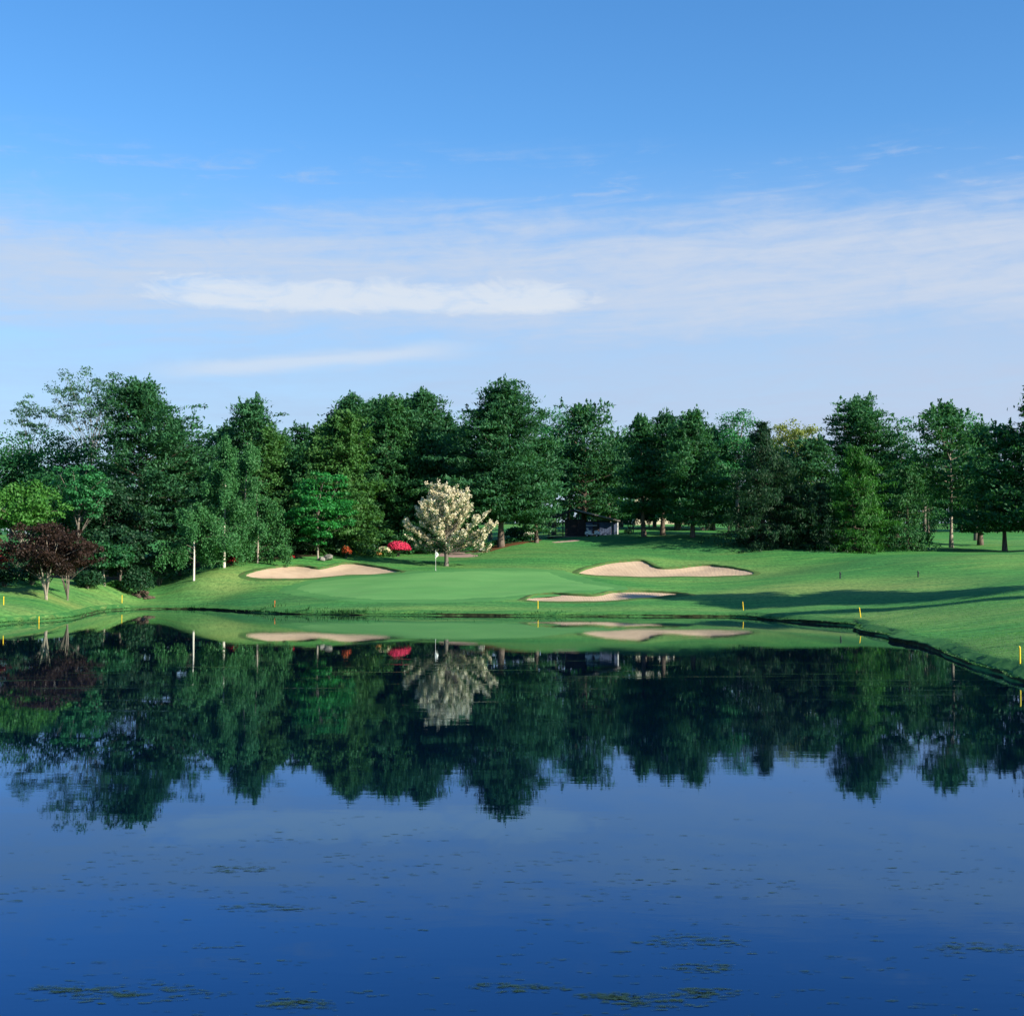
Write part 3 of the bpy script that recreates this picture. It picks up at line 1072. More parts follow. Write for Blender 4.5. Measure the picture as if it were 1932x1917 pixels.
def broadleaf(C, B, r, H, cb, Rx, n_cl=60, cr=1.3, m=110, L=0.34, Wd=0.24, flat=0.8, tr=None, sparse=0.0, limbs=14, topp=2.0, low=0.55, trunk_r=0.22):
    z0 = cb * H
    hh = (H - z0) / 2
    ctr0 = np.array((tr[-1, 0] * .6, tr[-1, 1] * .6, z0 + hh))
    tips = []
    for i in range(n_cl):
        d = unit(r.normal(0, 1, 3))
        rad = r.uniform(.06, 1.0) ** 0.42
        shape = 1.0 if d[2] > 0 else 1.0 - low * 0.35 * (-d[2])
        p = ctr0 + d * np.array((Rx - cr * .7, Rx - cr * .7, hh - cr * .6)) * rad * shape * r.uniform(.88, 1.1)
        tips.append(p)
        if r.random() < sparse:
            continue
        clump(C, r, p, cr * r.uniform(.65, 1.25), int(m * r.uniform(.7, 1.3)), L, Wd, r.normal(.5, .16), flat)
    tips.sort(key=lambda q: -np.linalg.norm(q - ctr0))
    zf = max(z0 * .8, H * .12)
    for p in tips[:limbs]:
        zs = r.uniform(zf, min(H * .62, max(zf + .2, p[2] - .5)))
        st = np.array([np.interp(zs, tr[:, 2], tr[:, 0]), np.interp(zs, tr[:, 2], tr[:, 1]), zs])
        md = (st + p) / 2 + np.array((0, 0, .12 * np.linalg.norm(p - st))) * r.uniform(-.3, 1)
        B.add(catmull(np.array((st, md, p)), 3, False), np.linspace(trunk_r * .34, .015, 7))


def weeping(C, B, r, H, cb, Rx, tr, strands=230, L=0.24, Wd=0.15, trunk_r=0.14):
    """birch: rising limbs with hanging leafy strands"""
    z0 = cb * H
    for k in range(26):
        u = (k + r.random()) / 26
        zs = z0 * .85 + (H * .92 - z0 * .85) * u
        az = r.uniform(0, 6.28)
        ln = Rx * (1 - .72 * max(0, u - .25) / .75) * r.uniform(.7, 1.1)
        h = np.array((math.cos(az), math.sin(az), 0))
        st = np.array([np.interp(zs, tr[:, 2], tr[:, 0]), np.interp(zs, tr[:, 2], tr[:, 1]), zs])
        s = np.linspace(0, 1, 6)
        cv = st + h * (s * ln)[:, None] + np.array((0, 0, 1.)) * (ln * (.65 * s - .55 * s ** 2))[:, None]
        B.add(cv, np.linspace(trunk_r * .22, .010, 6))
        for q in range(int(strands / 26)):
            w = r.uniform(.25, 1.05)
            p = np.array([np.interp(w, s, cv[:, i]) for i in range(3)]) + r.normal(0, .22, 3)
            hang = r.uniform(.5, 1.9) * min(1.0, H / 8)
            mm = int(11 + hang * 11)
            zz = -r.uniform(0, hang, mm)
            c = p + np.stack((r.normal(0, .20, mm), r.normal(0, .20, mm), zz), 1)
            C.add(c, np.tile((0, 0, -1.), (mm, 1)) + r.normal(0, .6, (mm, 3)), r.normal(0, 1, (mm, 3)) + h, L * r.uniform(.7, 1.3, mm), Wd * r.uniform(.7, 1.3, mm), r.normal(.5, .13) + r.normal(0, .13, mm))


# foliage palettes
FOL = {
    'pine': ((0.012, 0.066, 0.030), (0.058, 0.205, 0.080)),
    'pine_warm': ((0.013, 0.074, 0.028), (0.060, 0.215, 0.078)),
    'hemlock': ((0.020, 0.088, 0.020), (0.088, 0.235, 0.058)),
    'hemlock_deep': ((0.014, 0.080, 0.026), (0.062, 0.210, 0.064)),
    'spruce': ((0.008, 0.036, 0.018), (0.030, 0.100, 0.040)),
    'arbor': ((0.014, 0.085, 0.014), (0.055, 0.215, 0.036)),
    'maple': ((0.008, 0.105, 0.022), (0.035, 0.270, 0.055)),
    'dark_leaf': ((0.012, 0.075, 0.028), (0.040, 0.185, 0.058)),
    'lime': ((0.026, 0.125, 0.018), (0.085, 0.265, 0.048)),
    'birch': ((0.022, 0.110, 0.034), (0.075, 0.250, 0.080)),
    'pale': ((0.050, 0.170, 0.090), (0.110, 0.290, 0.160)),
    'fresh': ((0.018, 0.130, 0.045), (0.060, 0.280, 0.095)),
    'yellow': ((0.150, 0.200, 0.045), (0.270, 0.340, 0.100)),
    'sparse': ((0.040, 0.120, 0.075), (0.100, 0.230, 0.130)),
    'maroon': ((0.018, 0.012, 0.010), (0.054, 0.030, 0.021)),
    'red': ((0.070, 0.012, 0.010), (0.200, 0.028, 0.018)),
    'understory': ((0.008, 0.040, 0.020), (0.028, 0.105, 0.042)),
    'woods': ((0.012, 0.066, 0.040), (0.042, 0.150, 0.085)),
    'bed': ((0.018, 0.120, 0.038), (0.050, 0.260, 0.080)),
}
BARK = {
    'pine': lambda: bark_mat('bark_pine', (0.060, 0.045, 0.036), (0.155, 0.125, 0.100)),
    'grey': lambda: bark_mat('bark_grey', (0.10, 0.09, 0.075), (0.20, 0.18, 0.15)),
    'birch': lambda: bark_mat('bark_birch', (0.72, 0.68, 0.60), (0.58, 0.54, 0.46), 4.0, 1.5, (0.06, 0.05, 0.045)),
    'pale': lambda: bark_mat('bark_pale', (0.36, 0.32, 0.26), (0.22, 0.19, 0.15)),
}


def fol(k, trans=0.34):
    return leaf_mat('foliage_' + k, *FOL[k], trans=trans)


def finish_tree(name, label, cat, loc, C, T, B, leaf, bark, group, lean_parts=None, crown_name='crown'):
    root = empty(name, loc)
    tag(root, label, cat, group)
    if T.k:
        obj('trunk', T.mesh('trunk'), BARK[bark](), root)
    if B is not None and B.k:
        obj('branches', B.mesh('branches'), BARK['grey' if bark in ('birch', 'pale') else bark](), root)['kind'] = 'stuff'
    if C.c:
        obj(crown_name, C.mesh('crown'), fol(leaf), root)
    return root


TREE_SEED = [100]


def tree(kind, label, px, top, D, hw, leaf, base_py=None, crown_bot=None, bark=None, group=None, name=None, world=None, lean=(0, 0), dens=1.0, **kw):
    """px, top, hw (half width), crown_bot in picture px at distance D give real position and size in metres"""
    TREE_SEED[0] += 1
    r = np.random.default_rng(TREE_SEED[0])
    if world is not None:
        x, y, H, Rm, cbz = world
        z = gz(x, y)
        cb = cbz / H
    else:
        x = P(px, HZ, D)[0]
        y = D
        z = gz(x, y)
        H = P(px, top, D)[2] - z
        Rm = 1.27 * hw * D / FPX
        cb = 0.2 if crown_bot is None else max(0.02, (P(px, crown_bot, D)[2] - z) / H)
    far = y if x < 55 else 210
    C, T, B = Cards(), Tubes(8), Tubes(3)
    tk = kw.pop('trunk_r', None)
    if kind == 'pine':
        tr = trunk_curve(r, H * .90, lean, .25)
        T.add(tr, np.linspace(tk or H * .020 + .06, .03, len(tr)) + np.array([.12] + [0] * (len(tr) - 1)))
        pr = dict(finger=.75, spacing=r.uniform(.82, 1.06), rad=r.uniform(1.0, 1.25), thick=r.uniform(.20, .29), up0=r.uniform(-.05, .15), up1=r.uniform(.85, 1.15), gap=.05)
        pr.update(kw)
        prof = pr.pop('prof', oval())
        conifer(C, B, r, H * .915, cb / .915, Rm, prof, axis_pts=tr, dens=int((48 if far < 203 else 24) * dens), **({**pr, 'L': .68, 'Wd': .26} if far >= 203 else pr))
        nm = 'pine_tree'
        bk = bark or 'pine'
    elif kind == 'hemlock':
        tr = trunk_curve(r, H * .93, lean, .12)
        T.add(tr, np.linspace(tk or H * .018 + .05, .02, len(tr)))
        pr = dict(spacing=.62, per=7, up0=-.05, up1=.75, rad=.62, thick=.34, L=.46, Wd=.19, droop=.75, sag=.16, step=.75, finger=.5)
        pr.update(kw)
        prof = pr.pop('prof', oval(.9, 1.75))
        conifer(C, B, r, H * .95, cb / .95, Rm, prof, axis_pts=tr, dens=int((28 if far < 188 else 20) * dens), **pr)
        nm = 'hemlock_tree'
        bk = bark or 'pine'
    elif kind == 'spruce':
        tr = trunk_curve(r, H * .98, lean, .10)
        T.add(tr, np.linspace(tk or H * .02 + .05, .02, len(tr)))
        pr = dict(spacing=.72, per=6, up0=-.22, up1=.8, rad=.60, thick=.22, L=.46, Wd=.13, droop=.5, sag=.10, curtain=.95, step=.85)
        pr.update(kw)
        prof = pr.pop('prof', cone(.82, .95))
        conifer(C, B, r, H, cb, Rm, prof, axis_pts=tr, dens=int(17 * dens), **pr)
        nm = 'spruce_tree'
        bk = bark or 'pine'
    elif kind == 'broad':
        tr = trunk_curve(r, H * .72, lean, .3)
        T.add(tr, np.linspace(tk or H * .018 + .05, .03, len(tr)))
        for k in range(kw.pop('forks', 0)):
            a = r.uniform(0, 6.28)
            e = np.array((math.cos(a) * Rm * .45, math.sin(a) * Rm * .45, H * .68))
            T.add(catmull(np.array(((0, 0, .25), (e[0] * .22, e[1] * .22, H * .24), (e[0] * .55, e[1] * .55, H * .46), e)), 3, False), np.linspace((tk or .15) * .72, .03, 10))
        pr = dict(n_cl=70, cr=max(.9, Rm * .36), m=int(110 * dens), trunk_r=(tk or H * .018 + .05))
        pr.update(kw)
        broadleaf(C, B, r, H, cb, Rm, tr=tr, **pr)
        nm = 'broadleaf_tree'
        bk = bark or 'grey'
    elif kind == 'birch':
        tr = trunk_curve(r, H * .95, lean, .18)
        T.add(tr, np.linspace(tk or .17, .02, len(tr)))
        weeping(C, B, r, H, cb, Rm, tr, trunk_r=tk or .15, **kw)
        nm = 'birch_tree'
        bk = bark or 'birch'
    return finish_tree(name or nm, label, 'tree', (x, y, z), C, T, B, leaf, bk, group)


# ------------------------------------------------------------------ the trees
G1, G2, G3 = 'trees behind the left bank', 'trees behind the green', 'trees on the right slope'
# left end
tree('broad', 'tall airy pale tree rising above the other trees at far left', 160, 680, 186, 72, 'sparse', crown_bot=840, group=G1, n_cl=120, cr=1.0, m=42, L=.34, Wd=.17, limbs=46, trunk_r=.11, lean=(.04, 0))
tree('broad', 'thin pale tree top left of the tall airy tree, at the left edge', 62, 742, 188, 42, 'sparse', crown_bot=850, group=G1, n_cl=44, cr=.85, m=38, L=.34, Wd=.17, limbs=20, trunk_r=.09)
tree('pine', 'big dark pine towering over the red maple at left', 265, 706, 173, 100, 'pine', crown_bot=1010, group=G1, dens=1.1, per=6, prof=oval(.8, 2.2), up1=1.0, spacing=.84, gap=.02)
tree('broad', 'round dark green tree at the left edge under the airy crowns', 20, 800, 182, 75, 'dark_leaf', crown_bot=1010, group=G1, n_cl=85)
tree('broad', 'dark green tree between the left edge tree and the big pine', 125, 792, 180, 68, 'dark_leaf', crown_bot=1010, group=G1, n_cl=85)
tree('broad', 'yellow green leafy tree behind the red maples at left edge', 35, 884, 152, 82, 'lime', crown_bot=1030, group=G1, n_cl=80, cr=1.2)
tree('broad', 'young green tree with upright shoots beside the yellow green tree', 148, 862, 160, 48, 'fresh', crown_bot=1000, group=G1, n_cl=60, cr=.85, m=70, dens=.8)
tree('broad', 'dark spreading tree just right of the red maple crowns', 228, 985, 153, 62, 'understory', crown_bot=1098, group=G1, n_cl=70, cr=.95, limbs=6)
tree('broad', 'small tree with slim pale trunk between maple and birches', 198, 1020, 148, 44, 'dark_leaf', crown_bot=1088, group=G1, n_cl=40, cr=.8, bark='pale', trunk_r=.11, limbs=5)
tree('broad', 'spreading maroon maple with pale forked trunk near the pond', 88, 975, 128, 76, 'maroon', crown_bot=1106, group=G1, n_cl=115, cr=.9, m=95, L=.26, Wd=.14, bark='pale', trunk_r=.15, flat=.6, low=.2, forks=4)
tree('broad', 'smaller maroon maple behind the forked one, slim dark trunk', 128, 1000, 135, 62, 'maroon', crown_bot=1098, group=G1, n_cl=84, cr=.85, m=95, L=.26, Wd=.14, bark='grey', trunk_r=.10, flat=.6, low=.2, forks=3)
tree('broad', 'red leaved maple cut by the left edge of the picture', -22, 1000, 131, 48, 'red', crown_bot=1100, group=G1, n_cl=40, cr=.8, m=80, L=.24, Wd=.13, bark='grey', trunk_r=.12, flat=.5)
# birches
tree('birch', 'round weeping birch with leaning white trunk, nearest to the pond', 366, 945, 153, 64, 'birch', crown_bot=1050, group='birches left of the bunker', strands=800, lean=(-.02, 0), trunk_r=.13)
tree('birch', 'tall slender birch with straight white trunk', 423, 812, 158, 44, 'birch', crown_bot=1046, group='birches left of the bunker', strands=760, trunk_r=.18)
tree('birch', 'tall birch whose pale stem shows high behind the slender one', 462, 822, 166, 40, 'birch', crown_bot=1010, group='birches left of the bunker', strands=560, trunk_r=.15, bark='pale')
tree('birch', 'low drooping birch with grey trunk beside the red azalea', 486, 925, 162, 58, 'birch', crown_bot=1048, group='birches left of the bunker', strands=800, bark='pale', trunk_r=.13)
# middle left
tree('pine', 'pine with ragged pointed tops behind the tall birches', 470, 741, 188, 76, 'pine', crown_bot=1030, group=G1, dens=1.1, prof=oval(.8, 2.2))
tree('hemlock', 'olive green conifer in front of the ragged pine', 500, 800, 176, 62, 'hemlock', crown_bot=1045, group=G1, dens=1.1)
tree('pine', 'small blue green pine top between two conifer groups', 568, 786, 194, 46, 'pine', crown_bot=1020, group=G1)
tree('hemlock', 'dark conifer behind the bright green maple', 575, 835, 176, 55, 'hemlock_deep', crown_bot=1050, group=G1, dens=1.1)
tree('broad', 'bright green maple behind the left bunker', 600, 876, 166, 62, 'maple', crown_bot=1050, group=G1, n_cl=95, cr=.95, m=95, L=.32, Wd=.24, flat=.5, bark='pale', trunk_r=.13)
tree('hemlock', 'olive conifer with pointed top right of the bright maple', 640, 768, 176, 80, 'hemlock', crown_bot=1050, group=G2, dens=1.2)
tree('pine', 'dark pine crown at the left end of the high tree mass', 655, 728, 194, 66, 'pine', crown_bot=1000, group=G2)
tree('hemlock', 'tall dense conifer in the middle of the high tree mass', 738, 742, 190, 74, 'hemlock_deep', crown_bot=1050, group=G2, dens=1.2)
tree('pine', 'pine top with scattered tufts above the dense conifers', 725, 732, 197, 58, 'pine', crown_bot=980, group=G2)
tree('pine', 'dark layered pine at the right end of the high tree mass', 800, 720, 194, 62, 'pine', crown_bot=1010, group=G2, dens=1.1)
tree('hemlock', 'lower dense conifer just left of the white dogwood', 790, 815, 190, 52, 'hemlock_deep', crown_bot=1045, group=G2, dens=1.1)
tree('hemlock', 'low dark conifer behind the pink azalea', 690, 880, 188, 56, 'hemlock_deep', crown_bot=1048, group=G2, dens=1.0)
# centre
tree('pine', 'great layered pine with thick trunk right of the dogwood', 945, 722, 186, 92, 'pine', crown_bot=985, group=G2, dens=1.25, per=7, prof=oval(.8, 2.3), trunk_r=.42, spacing=.80, gap=0.0)
tree('pine', 'shorter pine standing between the great pine and the shelter', 1012, 815, 190, 54, 'pine', crown_bot=1000, group=G2, dens=1.0, trunk_r=.24)
tree('pine', 'dark pine crowded behind the great pine on its left', 862, 790, 200, 50, 'pine', crown_bot=1000, group=G2)
tree('broad', 'bright green leafy top right of the great pine', 1045, 766, 222, 48, 'fresh', crown_bot=950, group=G2, n_cl=60)
tree('broad', 'olive green leafy tree above the shelter', 1072, 815, 214, 52, 'dark_leaf', crown_bot=960, group=G2, n_cl=60)
tree('pine', 'dark pine with open forked top above the shelter', 1102, 757, 212, 64, 'pine', crown_bot=960, group=G2, prof=oval(.85, 2.6))
tree('pine', 'low dark pine behind the shelter roof', 1150, 850, 216, 60, 'pine', crown_bot=968, group=G2)
tree('broad', 'pale misty green tree far behind the shelter', 1172, 778, 246, 50, 'pale', crown_bot=950, group=G2, n_cl=55, cr=1.4, m=80)
tree('pine', 'twin topped pine, left stem of the trunk cluster', 1215, 770, 197, 44, 'pine_warm', crown_bot=965, group=G2, lean=(-.04, 0), prof=oval(.9, 2.0), trunk_r=.30)
tree('pine', 'twin topped pine, right stem of the trunk cluster', 1250, 768, 198, 48, 'pine', crown_bot=960, group=G2, lean=(.035, 0), prof=oval(.9, 2.0), trunk_r=.32)
tree('pine', 'pine with straight trunk right of the trunk cluster', 1307, 768, 191, 56, 'pine_warm', crown_bot=985, group=G2, prof=oval(.85, 2.4), trunk_r=.28)
tree('broad', 'rounded light green tree top right of the straight pine', 1392, 766, 224, 48, 'fresh', crown_bot=960, group=G3, n_cl=70)
tree('spruce', 'dark drooping spruce standing alone on the slope', 1440, 795, 185, 92, 'spruce', crown_bot=1018, group=G3, dens=1.2)
tree('broad', 'yellow green tree top between two dark conifers', 1505, 780, 222, 54, 'yellow', crown_bot=960, group=G3, n_cl=110, cr=1.5, m=75)
tree('pine', 'dark pine squeezed left of the big right hand pine', 1545, 815, 190, 52, 'pine', crown_bot=1030, group=G3, dens=1.1)
tree('pine', 'big broad pine behind the bright green conifer', 1625, 739, 194, 92, 'pine_warm', crown_bot=1030, group=G3, dens=1.2, per=6, prof=oval(.9, 1.9))
tree('spruce', 'bright yellow green conifer in front of the big pine', 1612, 842, 180, 72, 'arbor', crown_bot=1035, group=G3, dens=1.2, curtain=.6, prof=cone(.7, .95))
tree('spruce', 'low blackish spruce touching the bright conifer on its left', 1548, 905, 181, 52, 'spruce', crown_bot=1036, group=G3, dens=1.2)
tree('spruce', 'dark bluish spruce right of the bright conifer', 1712, 878, 183, 68, 'hemlock_deep', crown_bot=1036, group=G3, dens=1.1)
tree('broad', 'thin light green tree showing right of the big pine top', 1692, 772, 230, 42, 'fresh', crown_bot=960, group=G3, n_cl=40, sparse=.15)
tree('pine', 'open pine with long bare trunk near the right edge', 1795, 758, 194, 76, 'pine_warm', crown_bot=955, group=G3, gap=.12, spacing=1.0, trunk_r=.26, bark='pale', dens=1.0)
tree('broad', 'light green crown behind the bare trunked pine', 1842, 764, 224, 42, 'fresh', crown_bot=940, group=G3, n_cl=50)
tree('pine', 'pine with dark trunk at the right edge of the lawn', 1896, 795, 184, 84, 'pine_warm', crown_bot=1002, group=G3, prof=cone(.6, .9), trunk_r=.30)
tree('pine', 'tallest pine cut by the right edge of the picture', 1962, 705, 180, 74, 'pine', crown_bot=1002, group=G3, prof=cone(.6, .9), trunk_r=.30)
tree('broad', 'low dark tree behind the trunk cluster', 1225, 952, 238, 36, 'dark_leaf', crown_bot=1003, group=G2, n_cl=44)
tree('broad', 'low dark tree filling behind the straight pine trunk', 1285, 955, 240, 36, 'dark_leaf', crown_bot=1003, group=G2, n_cl=44)
tree('broad', 'low green tree behind the drooping spruce', 1375, 930, 232, 44, 'dark_leaf', crown_bot=1000, group=G3, n_cl=44)
tree('broad', 'green tree closing the gap under the olive tree by the shelter', 1130, 930, 246, 44, 'dark_leaf', crown_bot=1000, group=G2, n_cl=44)
tree('broad', 'tall leafy tree filling between big pine and birches', 365, 800, 196, 52, 'dark_leaf', crown_bot=1010, group=G1, n_cl=80)
tree('broad', 'dark leafy tree deep behind the small blue green pine', 545, 830, 204, 52, 'dark_leaf', crown_bot=1010, group=G1, n_cl=70)
tree('broad', 'leafy tree deep behind the red maples', 95, 880, 172, 70, 'dark_leaf', crown_bot=1060, group=G1, n_cl=80)
tree('broad', 'shadowy leafy tree at the foot of the big dark pine', 205, 900, 166, 62, 'understory', crown_bot=1065, group=G1, n_cl=80)
tree('pine', 'pine crown between the first two high tops of the tree mass', 695, 738, 200, 56, 'pine', crown_bot=1000, group=G2)
tree('pine', 'pine crown between the last two high tops of the tree mass', 765, 735, 202, 56, 'pine_warm', crown_bot=1000, group=G2)
tree('pine', 'pine filling the notch left of the great pine', 838, 768, 204, 48, 'pine', crown_bot=1000, group=G2)
tree('hemlock', 'dense conifer filling left of the olive pointed conifer', 605, 800, 188, 60, 'hemlock', crown_bot=1040, group=G2)
tree('hemlock', 'dense conifer filling right of the ragged pine', 530, 812, 186, 56, 'hemlock_deep', crown_bot=1040, group=G1)
tree('pine', 'pine shoulder on the left of the ragged pine', 425, 785, 194, 52, 'pine', crown_bot=1030, group=G1)
tree('pine', 'pine shoulder on the right of the big dark pine', 330, 770, 182, 54, 'pine', crown_bot=1030, group=G1)
tree('pine', 'pine filling between shelter pine and trunk cluster', 1160, 812, 228, 50, 'pine_warm', crown_bot=975, group=G2)
tree('pine', 'pine between trunk cluster and straight pine', 1278, 788, 228, 46, 'pine', crown_bot=980, group=G2)
tree('pine', 'pine right behind the straight pine', 1345, 800, 228, 50, 'pine', crown_bot=985, group=G2)
tree('broad', 'leafy green tree closing the line behind the drooping spruce', 1450, 812, 236, 50, 'fresh', crown_bot=985, group=G3, n_cl=80)
tree('broad', 'pale leafy tree closing the line behind the twin tops', 1235, 800, 242, 50, 'pale', crown_bot=985, group=G3, n_cl=80)
tree('broad', 'leafy tree closing the line behind the straight pine', 1335, 795, 240, 48, 'fresh', crown_bot=985, group=G3, n_cl=80)
tree('broad', 'leafy tree closing the gap right of the dark bluish spruce', 1745, 822, 232, 46, 'dark_leaf', crown_bot=990, group=G3, n_cl=80)
tree('pine', 'pine filling behind the open bare trunked pine', 1850, 800, 206, 54, 'pine', crown_bot=1000, group=G3)
tree('pine', 'pine closing the slope between spruce and bright conifer', 1490, 850, 200, 52, 'pine', crown_bot=1020, group=G3)
tree('broad', 'dark tree far back left of the bare trunked pine', 1752, 885, 256, 42, 'dark_leaf', crown_bot=1004, group=G3, n_cl=56, m=80)
tree('broad', 'dark tree far back right of the bare trunked pine', 1815, 890, 260, 42, 'dark_leaf', crown_bot=1000, group=G3, n_cl=56, m=80)
tree('broad', 'dark tree far back behind the right edge trunk', 1880, 880, 262, 42, 'dark_leaf', crown_bot=1000, group=G3, n_cl=56, m=80)
tree('broad', 'dark tree far back at the right edge', 1945, 880, 264, 42, 'dark_leaf', crown_bot=1000, group=G3, n_cl=56, m=80)
tree('broad', 'dark tree deep behind the great pine', 925, 815, 218, 48, 'dark_leaf', crown_bot=1010, group=G2, n_cl=60, m=80)
tree('broad', 'dark tree deep behind the shorter pine', 990, 830, 222, 46, 'dark_leaf', crown_bot=1010, group=G2, n_cl=60, m=80)
tree('broad', 'dark leafy tree deep behind the left edge tree', 40, 830, 205, 62, 'dark_leaf', crown_bot=1050, group=G1, n_cl=60, m=80)
# trees standing outside the frame on the right: they throw the long shadows over the lawn
GS = 'pines right of the picture'
tree('pine', 'tall pine beyond the right edge, throwing the upper long shadow', 0, 0, 0, 0, 'pine', group=GS, dens=1.8, world=(58, 116, 25.5, 5.2, 7.0))
tree('pine', 'second tall pine beyond the right edge', 0, 0, 0, 0, 'pine', group=GS, dens=1.6, world=(66, 107.5, 26, 4.2, 9.0))
tree('pine', 'slim pine beyond the right edge, throwing a thin shadow stripe', 0, 0, 0, 0, 'pine', group=GS, world=(53, 101, 18, 2.0, 6.0))
tree('pine', 'small pine beyond the right edge near the pond', 0, 0, 0, 0, 'pine', group=GS, world=(43, 61, 9, 1.6, 4.0))
tree('pine', 'pine beyond the right edge up the slope', 0, 0, 0, 0, 'pine', group=GS, world=(82, 172, 20, 6.0, 3.0))
tree('broad', 'leafy tree beyond the left edge', 0, 0, 0, 0, 'dark_leaf', group='trees left of the picture', world=(-72, 168, 18, 6.0, 3.0))
tree('broad', 'second leafy tree beyond the left edge', 0, 0, 0, 0, 'lime', group='trees left of the picture', world=(-68, 145, 13, 5.0, 2.0))


# far woodland that closes the view
def woods():
    r = np.random.default_rng(5)
    C = Cards()
    for i in range(112):
        x = -190 + i * 3.55 + r.normal(0, 1.5)
        y = r.uniform(292, 335)
        z = gz(x, y)
        h = r.uniform(11, 16.5)
        for k in range(19):
            u = r.uniform(0.0, 1) ** 1.25
            rr = 4.6 * math.sqrt(max(.04, 1 - max(0, u - .3) ** 2 / .5))
            a = r.uniform(0, 6.28)
            clump(C, r, np.array((x + math.cos(a) * rr * .75, y + math.sin(a) * rr * .75, z + u * h * .95)), r.uniform(1.7, 2.7), 28, 1.35, .95, r.normal(.45, .18), .85)
    o = obj('distant_woods', C.mesh('distant_woods'), fol('woods'))
    tag(o, 'far green woodland closing the view behind the trees', 'woods', kind='stuff')


woods()


# ------------------------------------------------------------------ dogwood in blossom
def dogwood():
    r = np.random.default_rng(31)
    D = 166.5
    px = 842
    x, y = P(px, HZ, D)[0], D
    z = gz(x, y)
    H = P(px, 921, D)[2] - z
    T, B, LF, FL = Tubes(8), Tubes(5), Cards(), Cards()
    T.add(np.array(((0, 0, -.15), (.02, 0, .5), (0, .03, 1.1), (-.03, 0, 1.7), (.02, 0, 2.3))), np.array((.34, .25, .23, .25, .20)))
    Rm = 68 * D / FPX
    nbr = 92
    for i in range(nbr):
        u = (i + r.random()) / nbr
        az = i * 2.399 + r.normal(0, .3)
        h = np.array((math.cos(az), math.sin(az), 0))
        zt = 1.9 + (H - 2.1) * u
        t = (zt - 1.6) / (H - 1.6)
        prof = (0.92 + .25 * t) if t < .34 else max(.12, 1.0 - ((t - .34) / .66) ** 1.9 * .74)
        prof *= 1 + .22 * math.sin(az * 2 + 1.0 + t * 5)
        ln = Rm * min(1.15, prof) * r.uniform(.55, 1.15)
        st = np.array((0, 0, min(1.2 + .50 * (zt - 1.6), zt - .25)))
        tip = np.array((h[0] * ln, h[1] * ln, zt + r.normal(0, .18)))
        md = st * .45 + tip * .55 + np.array((0, 0, -.14 * ln + .05 * H * (1 - u)))
        cv = catmull(np.array((st, md, tip, tip + h * .25 + np.array((0, 0, .28)))), 4, False)
        B.add(cv, np.linspace(.075 - .03 * u, .012, len(cv)))
        # side twigs with blossom rows
        for q in range(10):
            w = r.uniform(.33, 1.0)
            k = w * (len(cv) - 1)
            k0 = int(min(k, len(cv) - 2))
            p0 = cv[k0] + (cv[k0 + 1] - cv[k0]) * (k - k0)
            sd = np.array((-h[1], h[0], 0)) * r.choice((-1, 1))
            d = unit(h * r.uniform(.2, .9) + sd * r.uniform(.2, 1.0) + np.array((0, 0, r.uniform(.15, .75))))
            lt = r.uniform(.35, .95)
            mm = int(44 * lt + 10)
            s = r.uniform(0, 1, mm)
            pos = p0 + d * (s * lt)[:, None] + np.array((0, 0, .22)) * (s ** 2)[:, None] * lt + r.normal(0, .085, (mm, 3))
            light = r.random()
            if light < .80 - .42 * max(0, .30 - t) / .30:
                nn = np.array((0, 0, 1.0)) + r.normal(0, .45, (mm, 3)) + h * .2
                FL.add(pos, r.normal(0, 1, (mm, 3)), nn, .165 * r.uniform(.8, 1.3, mm), .155 * r.uniform(.8, 1.3, mm), r.uniform(.35, .9) + r.normal(0, .15, mm))
            g = 7
            LF.add(p0 + d * lt * .5 + r.normal(0, .22, (g, 3)) - np.array((0, 0, .10)), r.normal(0, 1, (g, 3)), np.array((0, 0, 1.0)) + r.normal(0, .5, (g, 3)), .24, .13, r.normal(.5, .2, g))
    root = empty('dogwood_tree', (x, y, z))
    tag(root, 'flowering dogwood covered in cream white blossom behind the green', 'tree')
    obj('trunk', T.mesh('trunk'), BARK['grey'](), root)
    obj('branches', B.mesh('branches'), BARK['grey'](), root)['kind'] = 'stuff'
    obj('foliage', LF.mesh('foliage'), leaf_mat('dogwood_leaf', (0.025, 0.085, 0.030), (0.070, 0.190, 0.060)), root)
    obj('blossom', FL.mesh('blossom'), leaf_mat('dogwood_blossom', (0.74, 0.66, 0.46), (0.90, 0.84, 0.64), .3, (1, 1, .9)), root)


dogwood()


# ------------------------------------------------------------------ shrubs
FLOWER = {
    'pink': ((0.50, 0.020, 0.070), (0.80, 0.060, 0.150)),
    'crimson': ((0.22, 0.010, 0.015), (0.46, 0.030, 0.035)),
    'orange': ((0.34, 0.045, 0.012), (0.60, 0.110, 0.030)),
    'cream': ((0.70, 0.60, 0.36), (0.86, 0.80, 0.58)),
    'buff': ((0.45, 0.22, 0.06), (0.62, 0.36, 0.12)),
    'white': ((0.62, 0.62, 0.52), (0.82, 0.80, 0.72)),
}


